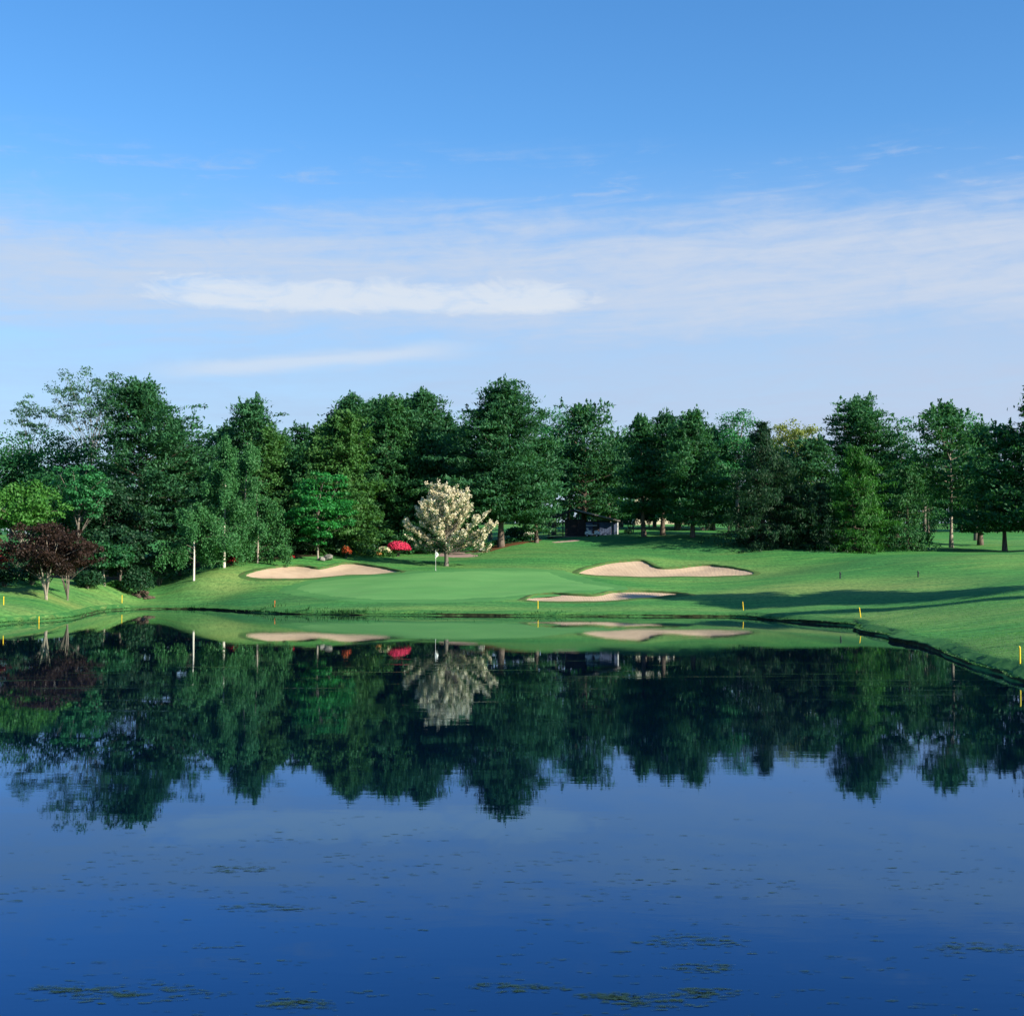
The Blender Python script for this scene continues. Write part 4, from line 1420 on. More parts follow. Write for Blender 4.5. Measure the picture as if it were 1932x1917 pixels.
def shrub(name, label, px, py, D, w, h, leaf='understory', flower=None, cover=1.0, group=None, seed=None, card=.2, flat_n=900, spread=.62):
    TREE_SEED[0] += 1
    r = np.random.default_rng(TREE_SEED[0])
    x = P(px, HZ, D)[0]
    z = gz(x, D)
    LF, FL, B = Cards(), Cards(), Tubes(4)
    nlob = 9
    for i in range(nlob):
        a = r.uniform(0, 6.28)
        q = math.sqrt(r.random()) * spread
        lr = r.uniform(.34, .5)
        c = np.array((math.cos(a) * q * w / 2, math.sin(a) * q * w / 2, h * (.34 + .30 * r.random() * (1 - q))))
        B.add(np.array(((c[0] * .15, c[1] * .15, -.05), c * .6 + np.array((0, 0, .05)), c)), np.array((.05, .035, .015)))
        n = int(flat_n / nlob)
        d = unit(r.normal(0, 1, (n, 3)))
        d[:, 2] = np.where(d[:, 2] < -.55, -d[:, 2], d[:, 2])
        p = c + d * np.array((w * lr * .9, w * lr * .9, h * lr)) * (r.uniform(.55, 1.0, n) ** .5)[:, None]
        p[:, 2] = np.maximum(p[:, 2], .03)
        LF.add(p, r.normal(0, 1, (n, 3)), d + r.normal(0, .5, (n, 3)), card * r.uniform(.7, 1.3, n), card * .6 * r.uniform(.7, 1.3, n), r.normal(.5, .2, n))
        if flower:
            m = int(n * 1.1 * cover)
            d = unit(r.normal(0, 1, (m, 3)))
            d[:, 2] = np.abs(d[:, 2]) * .9 - .12
            p = c + d * np.array((w * lr, w * lr, h * lr * 1.1))
            p[:, 2] = np.maximum(p[:, 2], .06)
            FL.add(p, r.normal(0, 1, (m, 3)), d + r.normal(0, .35, (m, 3)), card * .9 * r.uniform(.7, 1.3, m), card * .85, r.normal(.5, .08) + r.normal(0, .2, m))
    root = empty(name, (x, D, z))
    tag(root, label, 'shrub', group)
    obj('stems', B.mesh('stems'), BARK['grey'](), root)
    obj('foliage', LF.mesh('foliage'), fol(leaf), root)
    if flower:
        tag(obj('flowers', FL.mesh('flowers'), leaf_mat('flower_' + flower, *FLOWER[flower], trans=.2, tcol=(1, 1, 1)), root), kind='stuff')
    return root


m2 = lambda px, D: px * D / FPX
GA = 'azaleas along the tree belt'
shrub('azalea_bush', 'large crimson pink azalea left of the dogwood', 751, 1050, 182, m2(44, 182), m2(33, 182), 'understory', 'pink', 2.4, GA, card=.18, flat_n=1300, spread=.40)
shrub('azalea_bush', 'cream azalea beside the big pink azalea', 724, 1053, 180, m2(20, 178), m2(21, 178), 'bed', 'cream', 1.5, GA)
shrub('azalea_bush', 'low buff orange azalea left of the cream azalea', 712, 1056, 177.5, m2(15, 177), m2(9, 177), 'understory', 'buff', .9, GA)
shrub('azalea_bush', 'upright orange red azalea right of the bright maple', 653, 1050, 170, m2(15, 170), m2(26, 170), 'understory', 'orange', .55, GA)
shrub('azalea_bush', 'small crimson azalea at the foot of the straight white birch', 437, 1068, 160, m2(24, 160), m2(21, 160), 'understory', 'crimson', .95, GA)
shrub('azalea_bush', 'tiny red azalea behind the left bunker', 548, 1057, 166, m2(14, 166), m2(9, 166), 'understory', 'crimson', .8, GA)
shrub('azalea_bush', 'low vermilion azalea in the bed right of the dogwood', 914, 1032, 187, m2(20, 187), m2(11, 187), 'bed', 'orange', 1.5, GA)
shrub('flowering_shrub', 'white flowering shrub at the far end of the bed by the shelter', 1002, 1018, 196, m2(24, 196), m2(24, 196), 'birch', 'white', .35)
shrub('flowering_shrub', 'small pale flowering plant at the near corner of the bed', 908, 1043, 183.5, m2(10, 184), m2(9, 184), 'bed', 'white', .8)
for i, (px, D, w, h, lb) in enumerate([
        (884, 185, 26, 10, 'low green bed plant next to the cart path'), (902, 186, 20, 12, 'round green bed plant behind the pale flowering plant'),
        (924, 186.5, 20, 13, 'bluish green bed plant right of the pale flowers'), (942, 189, 22, 11, 'green bed plant in front of the great pine trunk'),
        (966, 191, 24, 9, 'spreading green bed plant right of the great pine trunk'), (986, 193, 20, 8, 'last low green bed plant before the white shrub'),
        (880, 188, 16, 14, 'taller green bed plant behind the path end')]):
    shrub('bed_plant', lb, px, 0, D, m2(w, D), m2(h, D), 'bed', None, group='plants in the bed', flat_n=700)
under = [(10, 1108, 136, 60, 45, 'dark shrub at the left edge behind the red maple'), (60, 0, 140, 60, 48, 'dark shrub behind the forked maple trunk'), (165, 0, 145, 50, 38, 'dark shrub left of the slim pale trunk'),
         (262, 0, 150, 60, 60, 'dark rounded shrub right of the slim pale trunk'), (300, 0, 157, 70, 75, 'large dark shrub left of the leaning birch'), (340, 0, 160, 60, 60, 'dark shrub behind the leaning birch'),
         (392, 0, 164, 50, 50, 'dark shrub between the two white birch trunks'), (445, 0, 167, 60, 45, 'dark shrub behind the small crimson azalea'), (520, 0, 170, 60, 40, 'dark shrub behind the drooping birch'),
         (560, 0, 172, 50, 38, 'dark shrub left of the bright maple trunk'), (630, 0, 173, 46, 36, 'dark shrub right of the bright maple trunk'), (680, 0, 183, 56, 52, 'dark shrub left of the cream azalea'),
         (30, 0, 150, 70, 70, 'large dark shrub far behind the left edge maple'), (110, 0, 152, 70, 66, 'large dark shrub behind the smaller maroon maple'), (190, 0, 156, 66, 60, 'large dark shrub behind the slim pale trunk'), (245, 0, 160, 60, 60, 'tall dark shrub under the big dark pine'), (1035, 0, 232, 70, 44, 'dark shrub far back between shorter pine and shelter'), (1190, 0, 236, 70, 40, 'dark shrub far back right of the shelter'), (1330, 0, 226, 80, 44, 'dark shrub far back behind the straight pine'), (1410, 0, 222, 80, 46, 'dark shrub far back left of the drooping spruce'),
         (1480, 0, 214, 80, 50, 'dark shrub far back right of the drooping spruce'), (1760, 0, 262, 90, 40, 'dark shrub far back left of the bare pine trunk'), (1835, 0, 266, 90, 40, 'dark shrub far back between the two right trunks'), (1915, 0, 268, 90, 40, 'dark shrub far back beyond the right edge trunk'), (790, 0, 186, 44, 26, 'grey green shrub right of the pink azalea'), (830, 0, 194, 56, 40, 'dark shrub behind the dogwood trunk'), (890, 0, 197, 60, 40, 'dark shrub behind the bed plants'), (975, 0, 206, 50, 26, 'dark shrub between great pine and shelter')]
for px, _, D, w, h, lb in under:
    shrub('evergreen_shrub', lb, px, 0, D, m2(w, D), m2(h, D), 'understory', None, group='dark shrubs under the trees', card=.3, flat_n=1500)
shrub('leafy_plant', 'bright green leafy plant glowing beside the slim pale trunk', 226, 0, 151, m2(44, 151), m2(16, 151), 'lime', None, card=.26, flat_n=900)
shrub('evergreen_shrub', 'small dark round shrub on the lawn right of the shelter', 1186, 0, 206, m2(13, 206), m2(10, 206), 'understory', None, card=.2, flat_n=500)


# ------------------------------------------------------------------ small man-made things
def box_bm(bm, size, loc=(0, 0, 0), rot=None, bevel=0.0):
    mtx = Matrix.Translation(loc) @ (rot or Matrix.Identity(4)) @ Matrix.Diagonal((*size, 1))
    r_ = bmesh.ops.create_cube(bm, size=1, matrix=mtx)
    if bevel:
        es = list({e for v in r_['verts'] for e in v.link_edges})
        bmesh.ops.bevel(bm, geom=es, offset=bevel, segments=2, affect='EDGES')
    return r_


def bobj(name, bm, mat, parent=None, loc=None):
    me = bpy.data.meshes.new(name)
    bm.to_mesh(me)
    bm.free()
    return obj(name, me, mat, parent, loc)


def cyl(bm, r1, r2, h, loc, seg=12, rot=None):
    mtx = Matrix.Translation(loc) @ (rot or Matrix.Identity(4))
    return bmesh.ops.create_cone(bm, cap_ends=True, segments=seg, radius1=r1, radius2=r2, depth=h, matrix=mtx)


M_YEL = simple_mat('stake_yellow', (0.86, 0.60, 0.020), (0.74, 0.50, 0.02), .55, .3, 6)
M_ORG = simple_mat('stake_orange', (0.60, 0.16, 0.03), (0.5, 0.12, 0.03), .55, .3, 6)
M_DARK = simple_mat('post_dark', (0.012, 0.030, 0.024), (0.02, 0.04, 0.03), .5, .3, 6)
M_WHITE = simple_mat('paint_white', (0.80, 0.80, 0.78), (0.74, 0.74, 0.72), .45, .4, 5)
M_FLAG = simple_mat('flag_cloth', (0.82, 0.82, 0.76), (0.76, 0.76, 0.70), .8, .1, 6)
M_CREAM = simple_mat('wall_cream', (0.62, 0.55, 0.40), (0.55, 0.48, 0.34), .8, .2, 1.0)
M_ROOF = simple_mat('roof_shingle', (0.060, 0.052, 0.050), (0.10, 0.088, 0.080), .9, .2, 3)
M_WOOD = simple_mat('shelter_wood', (0.030, 0.027, 0.030), (0.05, 0.042, 0.042), .8, .2, 2)
M_BLUE = simple_mat('shelter_board', (0.075, 0.105, 0.18), (0.05, 0.075, 0.14), .7, .2, 2)
M_GLASS = simple_mat('window_dark', (0.02, 0.025, 0.03), (0.03, 0.035, 0.04), .1, .5, 2)
M_TYRE = simple_mat('rubber', (0.015, 0.015, 0.016), (0.025, 0.025, 0.025), .8, .2, 8)
M_STONE = simple_mat('stone', (0.26, 0.25, 0.22), (0.16, 0.155, 0.14), .9, .2, 2.5)
M_CONC = simple_mat('stone_dark', (0.055, 0.042, 0.032), (0.09, 0.07, 0.05), .9, .2, 3)


def stake(px, py, D, label, hpx, mat=M_YEL, name='hazard_stake', tilt=0.0, wid=0.06):
    x = P(px, HZ, D)[0]
    z = gz(x, D)
    h = hpx * D / FPX
    bm = bmesh.new()
    g = box_bm(bm, (wid, wid, h + .3), (0, 0, (h + .3) / 2 - .3))
    top = [v for v in bm.verts if v.co.z > h - .01]
    for v in top:
        v.co.z += 0.06 * (1 if v.co.y > 0 else -.2)
    bmesh.ops.bevel(bm, geom=bm.edges[:], offset=.008, segments=1, affect='EDGES')
    o = bobj(name, bm, mat, None, (x, D, z))
    o.rotation_euler = (0, tilt, R(12))
    tag(o, label, 'stake', 'stakes round the pond')
    return o


stake(8, 0, 118, 'short yellow stake at the left edge of the picture', 15, wid=.065)
stake(75, 0, 113.5, 'yellow stake on the low grass point at left', 19)
stake(231, 0, 144.5, 'yellow stake left of the drain hole', 14, wid=.065)
stake(519, 0, 135.5, 'small faded orange stake in front of the left bunker', 11, M_ORG, wid=.07)
stake(1015, 0, 131.5, 'yellow stake in front of the low half shaded bunker', 14.5, wid=.06)
stake(1402, 0, 128.5, 'leaning yellow stake where the right bank begins', 15, tilt=R(-4), wid=.06)
stake(1623, 0, 109, 'leaning yellow stake above the jutting bank corner', 18, tilt=R(-8), wid=.06)
stake(1922, 0, 61.5, 'nearest and largest yellow stake at the right edge', 34, wid=.06)


def dark_post(px, D, label, hpx):
    x = P(px, HZ, D)[0]
    root = empty('marker_post', (x, D, gz(x, D)))
    tag(root, label, 'post', 'dark posts on the right lawn')
    h = hpx * D / FPX
    bm = bmesh.new(); cyl(bm, .085, .075, h + .2, (0, 0, h / 2 - .1), 12)
    bobj('post', bm, M_DARK, root)
    bm = bmesh.new(); cyl(bm, .115, .06, .10, (0, 0, h + .052), 12)
    bobj('cap', bm, M_DARK, root)
    bm = bmesh.new(); box_bm(bm, (.16, .03, .12), (.02, -.10, h - .14), bevel=.01)
    bobj('plate', bm, M_DARK, root)


dark_post(1585, 149, 'dark post on the dry lawn, nearer the big bunker', 11)
dark_post(1732, 145, 'dark post on the lawn toward the right edge', 10)


def flagstick():
    D = 156.5
    px = 822
    x = P(px, HZ, D)[0]
    z = float(land(np.array([x]), np.array([D]))[0]) + .06
    root = empty('flagstick', (x, D, z))
    tag(root, 'white golf flag on a thin pole on the green before the dogwood', 'flagstick')
    h = 2.25
    bm = bmesh.new(); cyl(bm, .018, .014, h, (0, 0, h / 2 - .05), 10)
    bobj('pole', bm, M_WHITE, root)
    # limp flag hanging beside the pole
    V, F = [], []
    nx, nz = 8, 7
    for j in range(nz):
        for i in range(nx):
            u, v = i / (nx - 1), j / (nz - 1)
            wd = 0.10 + .30 * math.sin(math.pi * min(1, v * 1.25)) ** .8
            V.append((u * wd - .03 - 0.05 * v, .05 * math.sin(u * 9) * (0.4 + v), h - .08 - v * .78 - u * .12))
    for j in range(nz - 1):
        for i in range(nx - 1):
            a = j * nx + i
            F.append((a, a + 1, a + nx + 1, a + nx))
    me = bpy.data.meshes.new('flag'); me.from_pydata(V, [], F)
    o = obj('flag', me, M_FLAG, root)
    md = o.modifiers.new('thick', 'SOLIDIFY'); md.thickness = .012
    bm = bmesh.new(); cyl(bm, .04, .04, .04, (0, 0, h - .03), 10)
    bobj('finial', bm, M_WHITE, root)
    bm = bmesh.new(); cyl(bm, .09, .09, .02, (0, 0, .012), 14)
    bobj('cup_liner', bm, M_WHITE, root)


flagstick()


def shelter():
    D = 206
    x0, x1 = P(1030, HZ, D)[0], P(1170, HZ, D)[0]
    cx = (x0 + x1) / 2
    w = x1 - x0
    z = gz(cx, D) - .05
    root = empty('golf_shelter', (cx, D, z))
    tag(root, 'low open sided shelter with dark gable roof among the pines', 'shelter')
    eh, rh, dp = 2.35, 4.0, 6.0
    rx = -w * .12
    for s in (-1, 1):
        xe = s * w / 2
        L = math.hypot(xe - rx, rh - eh)
        a = math.atan2(rh - eh, abs(xe - rx))
        bm = bmesh.new()
        box_bm(bm, (L, dp + 1, .16), (0, 0, 0), bevel=.02)
        slab = bobj('roof_slope', bm, M_ROOF, root, ((xe + rx) / 2, dp / 2, (eh + rh) / 2))
        slab.rotation_euler = (0, a * s, 0)
        bm = bmesh.new()
        box_bm(bm, (L, .08, .22), (0, -(dp + 1) / 2 - .042, -.02), bevel=.01)
        bobj('fascia_board', bm, M_STONE if s > 0 else M_WOOD, slab)
        # shingle courses
        for k in range(7):
            bm = bmesh.new()
            box_bm(bm, (.10, dp + .9, .05), (-L / 2 + L * (k + .7) / 7.4, 0, .10), bevel=.01)
            bobj('shingle_course', bm, M_ROOF, slab)
    # posts along the front
    for k, fx in enumerate((-.46, -.27, -.06, .14, .47)):
        bm = bmesh.new()
        ph = eh + (rh - eh) * (1 - abs(fx * w - rx) / (w / 2 - rx * (1 if fx > 0 else -1))) - .1
        box_bm(bm, (.16, .16, max(1.9, ph)), (fx * w, .1, max(1.9, ph) / 2), bevel=.012)
        bobj('post', bm, M_WHITE if k == 4 else M_WOOD, root)
    # back wall, a dark room in the middle and pale blue boarding at right
    bm = bmesh.new(); box_bm(bm, (w * .60, .12, 2.5), (w * .10, dp - .3, 1.25)); bobj('back_wall', bm, M_WOOD, root)
    bm = bmesh.new(); box_bm(bm, (w * .26, 3.4, 2.6), (-w * .10, 2.6, 1.3), bevel=.03); bobj('store_room', bm, M_WOOD, root)
    for k in range(14):
        bm = bmesh.new()
        box_bm(bm, (.33, .07, 2.15), (w * .055 + k * .345, .55 + (.012 if k % 2 else 0), 1.10), bevel=.012)
        bobj('wall_board', bm, M_BLUE, root)
    bm = bmesh.new(); box_bm(bm, (.95, .05, 1.95), (w * .18, .49, 1.0), bevel=.01)
    dr = bobj('door', bm, M_WOOD, root)
    bm = bmesh.new(); cyl(bm, .03, .03, .10, (.36 + w * .18, .44, 1.0), 8, Matrix.Rotation(R(90), 4, 'X')); bobj('door_knob', bm, M_WHITE, dr)
    # rail at the open left side
    for zz in (.5, .95):
        bm = bmesh.new(); box_bm(bm, (w * .17, .07, .10), (-w * .365, .1, zz), bevel=.01); bobj('rail', bm, M_WOOD, root)
    bm = bmesh.new(); box_bm(bm, (w * .96, dp, .12), (0, dp / 2, .03), bevel=.02); bobj('floor_slab', bm, M_STONE, root)


shelter()


def golf_cart():
    D = 203.2
    px = 1118
    x = P(px, HZ, D)[0]
    root = empty('golf_cart', (x, D, gz(x, D)), R(-14))
    root.scale = (.88, .88, .88)
    tag(root, 'small white golf cart parked in front of the shelter', 'golf cart')
    # body by side profile, front to the right
    prof = [(-1.15, .35), (-1.2, .75), (-.95, .92), (-.25, .90), (-.15, .48), (.35, .45), (.45, .95), (.75, 1.0), (1.2, .72), (1.22, .35)]
    bm = bmesh.new()
    f = bm.faces.new([bm.verts.new((a, -.52, b)) for a, b in prof])
    ex = bmesh.ops.extrude_face_region(bm, geom=[f])
    bmesh.ops.translate(bm, vec=(0, 1.04, 0), verts=[v for v in ex['geom'] if isinstance(v, bmesh.types.BMVert)])
    bmesh.ops.recalc_face_normals(bm, faces=bm.faces[:])
    bmesh.ops.bevel(bm, geom=bm.edges[:], offset=.04, segments=2, affect='EDGES')
    bobj('body', bm, M_WHITE, root)
    bm = bmesh.new(); box_bm(bm, (1.75, 1.12, .07), (-.15, 0, 1.84), bevel=.03); bobj('roof', bm, M_WHITE, root)
    for sx, sy, tx in ((-.95, -.5, .02), (-.95, .5, .02), (.68, -.5, -.2), (.68, .5, -.2)):
        bm = bmesh.new()
        B = Tubes(6); B.add(np.array(((sx, sy, .85), (sx + tx, sy, 1.84))), .022)
        bm.free()
        obj('roof_strut', B.mesh('roof_strut'), M_DARK, root)
    bm = bmesh.new(); box_bm(bm, (.5, .98, .13), (-.5, 0, .99), bevel=.04); bobj('seat', bm, M_FLAG, root)
    bm = bmesh.new(); box_bm(bm, (.12, .98, .42), (-.82, 0, 1.25), Matrix.Rotation(R(-10), 4, 'Y'), bevel=.04); bobj('backrest', bm, M_FLAG, root)
    bm = bmesh.new(); bmesh.ops.create_cone(bm, cap_ends=True, segments=14, radius1=.17, radius2=.17, depth=.03, matrix=Matrix.Translation((.25, -.22, 1.2)) @ Matrix.Rotation(R(55), 4, 'Y')); bobj('steering_wheel', bm, M_DARK, root)
    for sx in (-.78, .82):
        for sy in (-.5, .5):
            bm = bmesh.new(); cyl(bm, .24, .24, .17, (sx, sy, .24), 16, Matrix.Rotation(R(90), 4, 'X'))
            bmesh.ops.bevel(bm, geom=[e for e in bm.edges if abs(e.verts[0].co.y - e.verts[1].co.y) < .001], offset=.03, segments=2, affect='EDGES')
            wh = bobj('wheel', bm, M_TYRE, root)
            bm = bmesh.new(); cyl(bm, .12, .12, .02, (sx, sy + (.092 if sy > 0 else -.092), .24), 12, Matrix.Rotation(R(90), 4, 'X')); bobj('rim', bm, M_WHITE, wh)


golf_cart()
dark_post(1195, 212, 'thin dark post on the lawn right of the shelter', 13)


def far_house():
    D = 272
    x = P(1252, HZ, D)[0]
    z = gz(x, D) - .1
    root = empty('house', (x, D, z))
    tag(root, 'cream house glimpsed through the pine trunks far behind', 'house')
    w, d, h = 11, 8, 6.2
    bm = bmesh.new(); box_bm(bm, (w, d, h), (0, d / 2, h / 2)); bobj('wall', bm, M_CREAM, root)
    bm = bmesh.new()
    vs = [bm.verts.new(v) for v in ((-w / 2 - .4, -.4, h), (w / 2 + .4, -.4, h), (w / 2 + .4, d + .4, h), (-w / 2 - .4, d + .4, h), (-w / 2 - .4, d / 2, h + 2.8), (w / 2 + .4, d / 2, h + 2.8))]
    for f in ((0, 1, 5, 4), (1, 2, 5), (2, 3, 4, 5), (3, 0, 4), (3, 2, 1, 0)):
        bm.faces.new([vs[i] for i in f])
    rf = bobj('roof', bm, M_ROOF, root)
    bm = bmesh.new(); box_bm(bm, (.8, .8, 1.6), (2.5, d / 2 + .6, h + 2.9), bevel=.03); bobj('chimney', bm, M_STONE, rf)
    for zz in (1.6, 4.4):
        for k in range(4):
            xx = -3.9 + k * 2.6
            bm = bmesh.new(); box_bm(bm, (1.1, .10, 1.5), (xx, -.03, zz), bevel=.02); wn = bobj('window', bm, M_WHITE, root)
            bm = bmesh.new(); box_bm(bm, (.9, .04, 1.3), (xx, -.085, zz)); bobj('pane', bm, M_GLASS, wn)


far_house()


def rock(name, label, px, D, size, seed, mat, group=None, rot=0, dz=0.0, cat='rock'):
    r = np.random.default_rng(seed)
    x = P(px, HZ, D)[0]
    bm = bmesh.new()
    bmesh.ops.create_icosphere(bm, subdivisions=2, radius=1)
    for v in bm.verts:
        n = 1 + r.normal(0, .07)
        v.co = Vector((v.co.x * size[0] * n, v.co.y * size[1] * n, max(v.co.z * n, -.5) * size[2]))
    o = bobj(name, bm, mat, None, (x, D, gz(x, D) + dz))
    o.rotation_euler = (0, rot, r.uniform(0, 3))
    tag(o, label, cat, group)
    return o


rock('boulder', 'pale slanting boulder behind the left bunker', 617, 166.3, (.85, .5, .5), 3, M_STONE, 'boulders behind the left bunker', R(28), .15)
rock('boulder', 'smaller pale boulder left of the slanting one', 608, 166.0, (.5, .4, .35), 4, M_STONE, 'boulders behind the left bunker', R(20), .1)


def drain():
    D = 149.8
    px = 271
    x = P(px, HZ, D)[0]
    z = gz(x, D)
    root = empty('drain_outlet', (x, D, z), R(4))
    tag(root, 'dark stone edged drain hole in the left bank', 'drain')
    r = np.random.default_rng(9)
    T = Tubes(16)
    T.add(np.array(((0, -.35, .12), (0, .9, .22))), np.array((.36, .36)))
    p = obj('pipe', T.mesh('pipe'), M_CONC, root)
    bm = bmesh.new(); cyl(bm, .34, .34, .04, (0, -.05, .15), 16, Matrix.Rotation(R(90), 4, 'X')); bobj('pipe_mouth', bm, M_GLASS, p)
    for k, (a, b, s) in enumerate(((-.6, -.3, .30), (.62, -.3, .33), (-.95, -.1, .22), (.98, -.1, .24), (-.35, .1, .24), (.3, .15, .26), (0, .2, .28), (-.25, -.7, .16), (.3, -.75, .18))):
        bm = bmesh.new()
        bmesh.ops.create_icosphere(bm, subdivisions=2, radius=1)
        for v in bm.verts:
            n = 1 + r.normal(0, .09)
            v.co = Vector((v.co.x * s * 1.25 * n, v.co.y * s * n, v.co.z * s * .8 * n))
        zl = gz(x + a, D + b) - z
        bobj('stone', bm, M_CONC, root, (a, b, zl + s * .35 + (.42 if abs(a) < .4 and b > 0 else 0)))


drain()


# ------------------------------------------------------------------ grass fringe along the bank and rough tufts
def bank_grass():
    r = np.random.default_rng(77)
    C = Cards()
    seg = np.roll(SHORE, -1, 0) - SHORE
    L = np.linalg.norm(seg, axis=1)
    nrm = np.stack((seg[:, 1], -seg[:, 0]), 1) / (L[:, None] + 1e-9)
    if inside_poly(*(SHORE + nrm * .2).T, SHORE).mean() > .5:
        nrm = -nrm
    for i in range(len(SHORE)):
        p = SHORE[i]
        if p[1] < 50 or abs(p[0]) > 50:
            continue
        m = int(L[i] * 34) + 1
        u = r.random(m)
        off = r.uniform(.02, .38, m)
        q = p + seg[i] * u[:, None] + nrm[i] * off[:, None]
        z = np.maximum(land(q[:, 0], q[:, 1]), .13 + .05 * smooth01((q[:, 0] - 14) / 8) * smooth01((128 - q[:, 1]) / 10))
        ln = r.uniform(.07, .20, m) * (1 + .5 * (r.random(m) < .06)) * (1.0 - .35 * np.clip((95 - p[1]) / 40, 0, 1))
        lean = np.column_stack((-nrm[i][0] * .8 + r.normal(0, .4, m), -nrm[i][1] * .8 + r.normal(0, .4, m), r.uniform(.25, .9, m)))
        d = unit(lean)
        C.add(np.column_stack((q, z)) + d * (ln * .42)[:, None], d, r.normal(0, 1, (m, 3)), ln, .035 + .02 * r.random(m), r.normal(.42, .22, m))
    # weeds in the darker stretch of far bank
    for px, py, n, h in ((560, 1158.8, 70, .5), (640, 1160.2, 130, .6), (662, 1160.2, 100, .6), (500, 1155.8, 60, .45), (370, 1149.6, 50, .4), (1010, 1162.3, 40, .35), (830, 1161.3, 50, .35)):
        w = W0(px, py)
        q = w + r.normal(0, 1, (n, 2)) * np.array((1.3, .18)) + np.array((0, .28))
        z = np.maximum(land(q[:, 0], q[:, 1]), .08)
        ln = h * r.uniform(.5, 1.2, n)
        d = unit(np.column_stack((r.normal(0, .3, (n, 2)), np.ones(n))))
        C.add(np.column_stack((q, z)) + d * (ln * .45)[:, None], d, r.normal(0, 1, (n, 3)), ln, .06, r.normal(.25, .2, n))
    o = obj('bank_grass', C.mesh('bank_grass'), leaf_mat('bank_blades', (0.014, 0.075, 0.018), (0.055, 0.200, 0.048), .3))
    tag(o, 'uncut grass fringe hanging over the pond bank', 'grass', kind='stuff')


bank_grass()


def lawn_blades():
    """short turf standing on the near right slope, where single tufts begin to show"""
    r = np.random.default_rng(78)
    n = 45000
    Y = 54 + 66 * r.random(n) ** 1.5
    X = Y * r.uniform(.22, .40, n)
    ok = ~inside_poly(X, Y, SHORE)
    X, Y = X[ok], Y[ok]
    z = grid_h(X, Y)
    k = z > .3
    X, Y, z = X[k], Y[k], z[k]
    m = len(X)
    ln = r.uniform(.04, .085, m)
    d = unit(np.column_stack((r.normal(0, .45, (m, 2)), np.ones(m))))
    C = Cards()
    tn = .5 + .25 * np.sin(X * .8 + np.sin(Y * .35) * 2) * np.sin(Y * .45) + r.normal(0, .2, m)
    C.add(np.column_stack((X, Y, z)) + d * (ln * .42)[:, None], d, r.normal(0, 1, (m, 3)), ln, .022, tn)
    o = obj('lawn_grass', C.mesh('lawn_grass'), leaf_mat('turf_blades', (0.035, 0.190, 0.050), (0.110, 0.310, 0.080), .4))
    tag(o, 'short turf on the near right slope above the pond', 'grass', kind='stuff')


lawn_blades()


# ------------------------------------------------------------------ floating algae
def algae_mesh(r, name, rx, ry, bits, C=None, origin=None):
    """a ragged mat of many small overlapping scraps lying on the water"""
    V, F = [], []
    for k in range(bits):
        a = r.uniform(0, 6.28)
        q = math.sqrt(r.random())
        cx_, cy_ = math.cos(a) * q * rx, math.sin(a) * q * ry
        s = r.uniform(.025, .075) * (1.15 - .6 * q)
        n = 7
        b = len(V)
        z = .004 + .004 * r.random()
        for i in range(n):
            th = i * 6.283 / n
            rr = s * r.uniform(.55, 1.25)
            V.append((cx_ + math.cos(th) * rr * 2.2, cy_ + math.sin(th) * rr * .8, z))
        F.append(tuple(range(b, b + n)))
    return V, F


def algae_mat():
    m, t = mat_new('algae')
    a = t.n('ShaderNodeAttribute', attribute_name='tint')
    g = t.n('ShaderNodeNewGeometry')
    n = t.noise(g.outputs['Position'], 7.0, 4, 0.7)
    c = t.mix(a.outputs['Fac'], (0.008, 0.040, 0.034), (0.026, 0.066, 0.034))
    p = principled(t, c, 0.6, 0.3)
    t.val(p.inputs['Alpha'], t.m('MULTIPLY', t.ss(n, 0.36, 0.62), t.ss(a.outputs['Fac'], 0.0, 1.0, 0.30, 0.70)))
    return m


M_ALG = algae_mat()


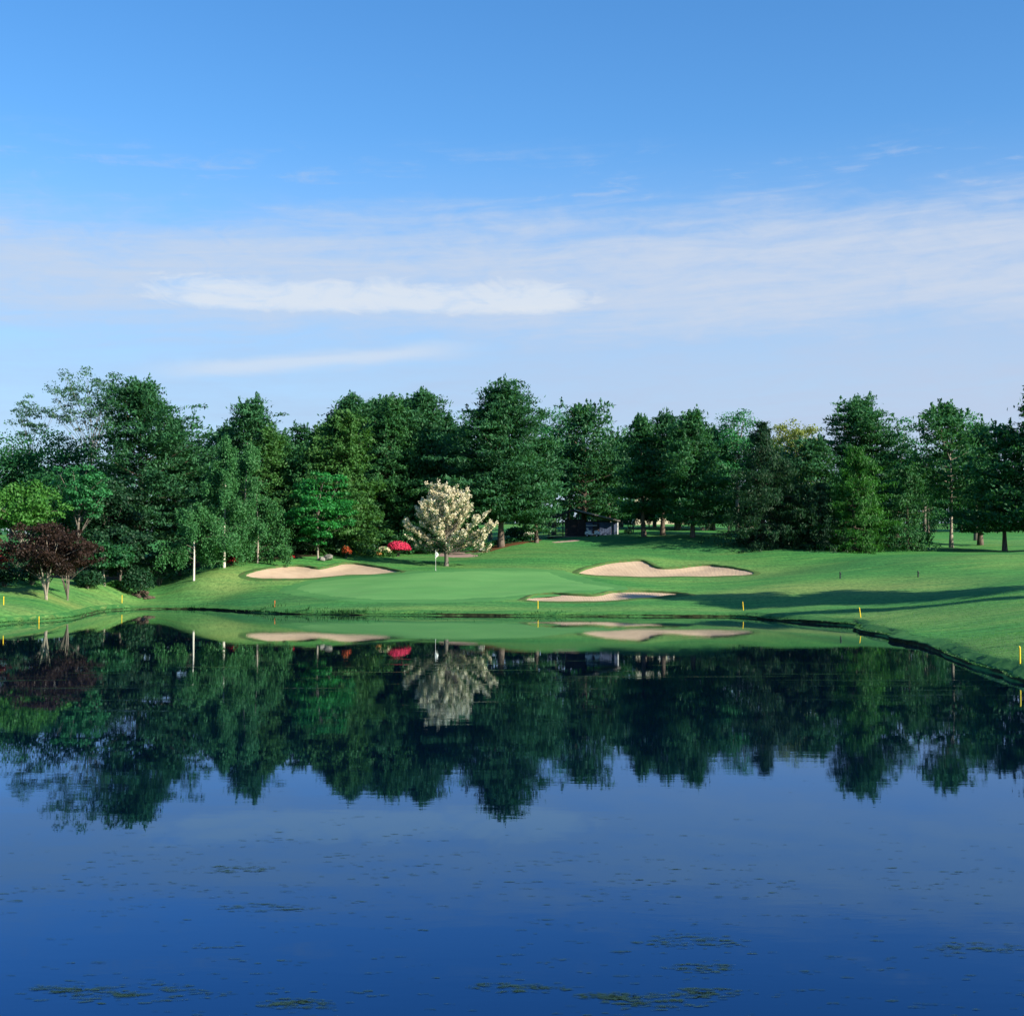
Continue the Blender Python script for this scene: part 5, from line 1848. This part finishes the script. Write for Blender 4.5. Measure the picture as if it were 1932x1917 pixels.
def algae():
    r = np.random.default_rng(15)
    big = [(255, 1874, 1.15, 'long ragged algae mat near the lower left corner', 1.0), (560, 1893, .55, 'algae mat at the bottom edge, left of the middle', .5), (990, 1862, .85, 'ragged algae mat near the bottom middle', .6),
           (1240, 1888, .8, 'broad algae mat at the bottom, right of the middle', .7), (1335, 1872, .5, 'algae mat right of the broad bottom mat', .5), (1830, 1788, .9, 'algae mat at lower right near the edge', .6),
           (1300, 1775, .9, 'faint algae mat in the lower right water', .8), (445, 1640, .8, 'dark algae streak on the cloud reflection at left', .5), (1325, 1826, .6, 'algae mat above the right bottom mats', .5),
           (500, 1712, .9, 'thin algae streak below the cloud reflection', .5), (120, 1865, .6, 'small algae mat at the lower left edge', .4), (1150, 1880, .5, 'small algae mat between the two bottom mats', .4)]
    for px, py, rx, lb, q in big:
        w = W0(px, py)
        k = max(1.0, w[1] / 17)
        V, F = algae_mesh(r, 'algae', .8 * rx * k ** .5, .42 * q * k, int(70 * q + 25))
        me = bpy.data.meshes.new('algae_mat'); me.from_pydata(V, [], F)
        at = me.attributes.new('tint', 'FLOAT', 'POINT'); at.data.foreach_set('value', np.repeat(np.clip(r.normal(.55, .25, len(F)), 0, 1), 7).astype(np.float32))
        o = obj('algae_mat', me, M_ALG, None, (w[0], w[1], 0))
        tag(o, lb, 'algae', 'algae mats on the pond')
    V, F = [], []
    def scrap(x, y, s, n, asp=2.2):
        for k in range(n):
            v, f = algae_mesh(r, '', s * asp, s * .7, 1)
            off = len(V)
            ox, oy = r.normal(0, s * asp * .5), r.normal(0, s * .35)
            sc = min(.9, s * r.uniform(3.0, 6.0))
            cx_ = np.mean(v, 0)
            V.extend([(x + ox + (p[0] - cx_[0]) * sc, y + oy + (p[1] - cx_[1]) * sc, p[2]) for p in v])
            F.append(tuple(range(off, off + 7)))
    for i in range(460):
        py = r.choice((r.normal(1655, 40), r.uniform(1540, 1917), r.normal(1850, 50)), p=(.42, .38, .20))
        if not 1500 < py < 1935:
            continue
        px = r.uniform(-20, 1950)
        w = W0(px, py)
        scrap(w[0], w[1], r.uniform(.10, .26) * (1.5 if py < 1700 else 1), int(r.integers(1, 5)))
    for i in range(90):
        py = r.uniform(1290, 1500)
        w = W0(r.uniform(0, 1932), py)
        if not inside_poly(np.array([w[0]]), np.array([w[1]]), SHORE)[0]:
            continue
        scrap(w[0], w[1], r.uniform(.15, .35), int(r.integers(1, 3)), 3)
    me = bpy.data.meshes.new('floating_algae'); me.from_pydata(V, [], F)
    at = me.attributes.new('tint', 'FLOAT', 'POINT'); at.data.foreach_set('value', np.repeat(np.clip(r.normal(.45, .3, len(F)), 0, 1), 7).astype(np.float32))
    tag(obj('floating_algae', me, M_ALG), 'scattered scraps of algae and weed floating on the pond', 'algae', kind='stuff')


algae()
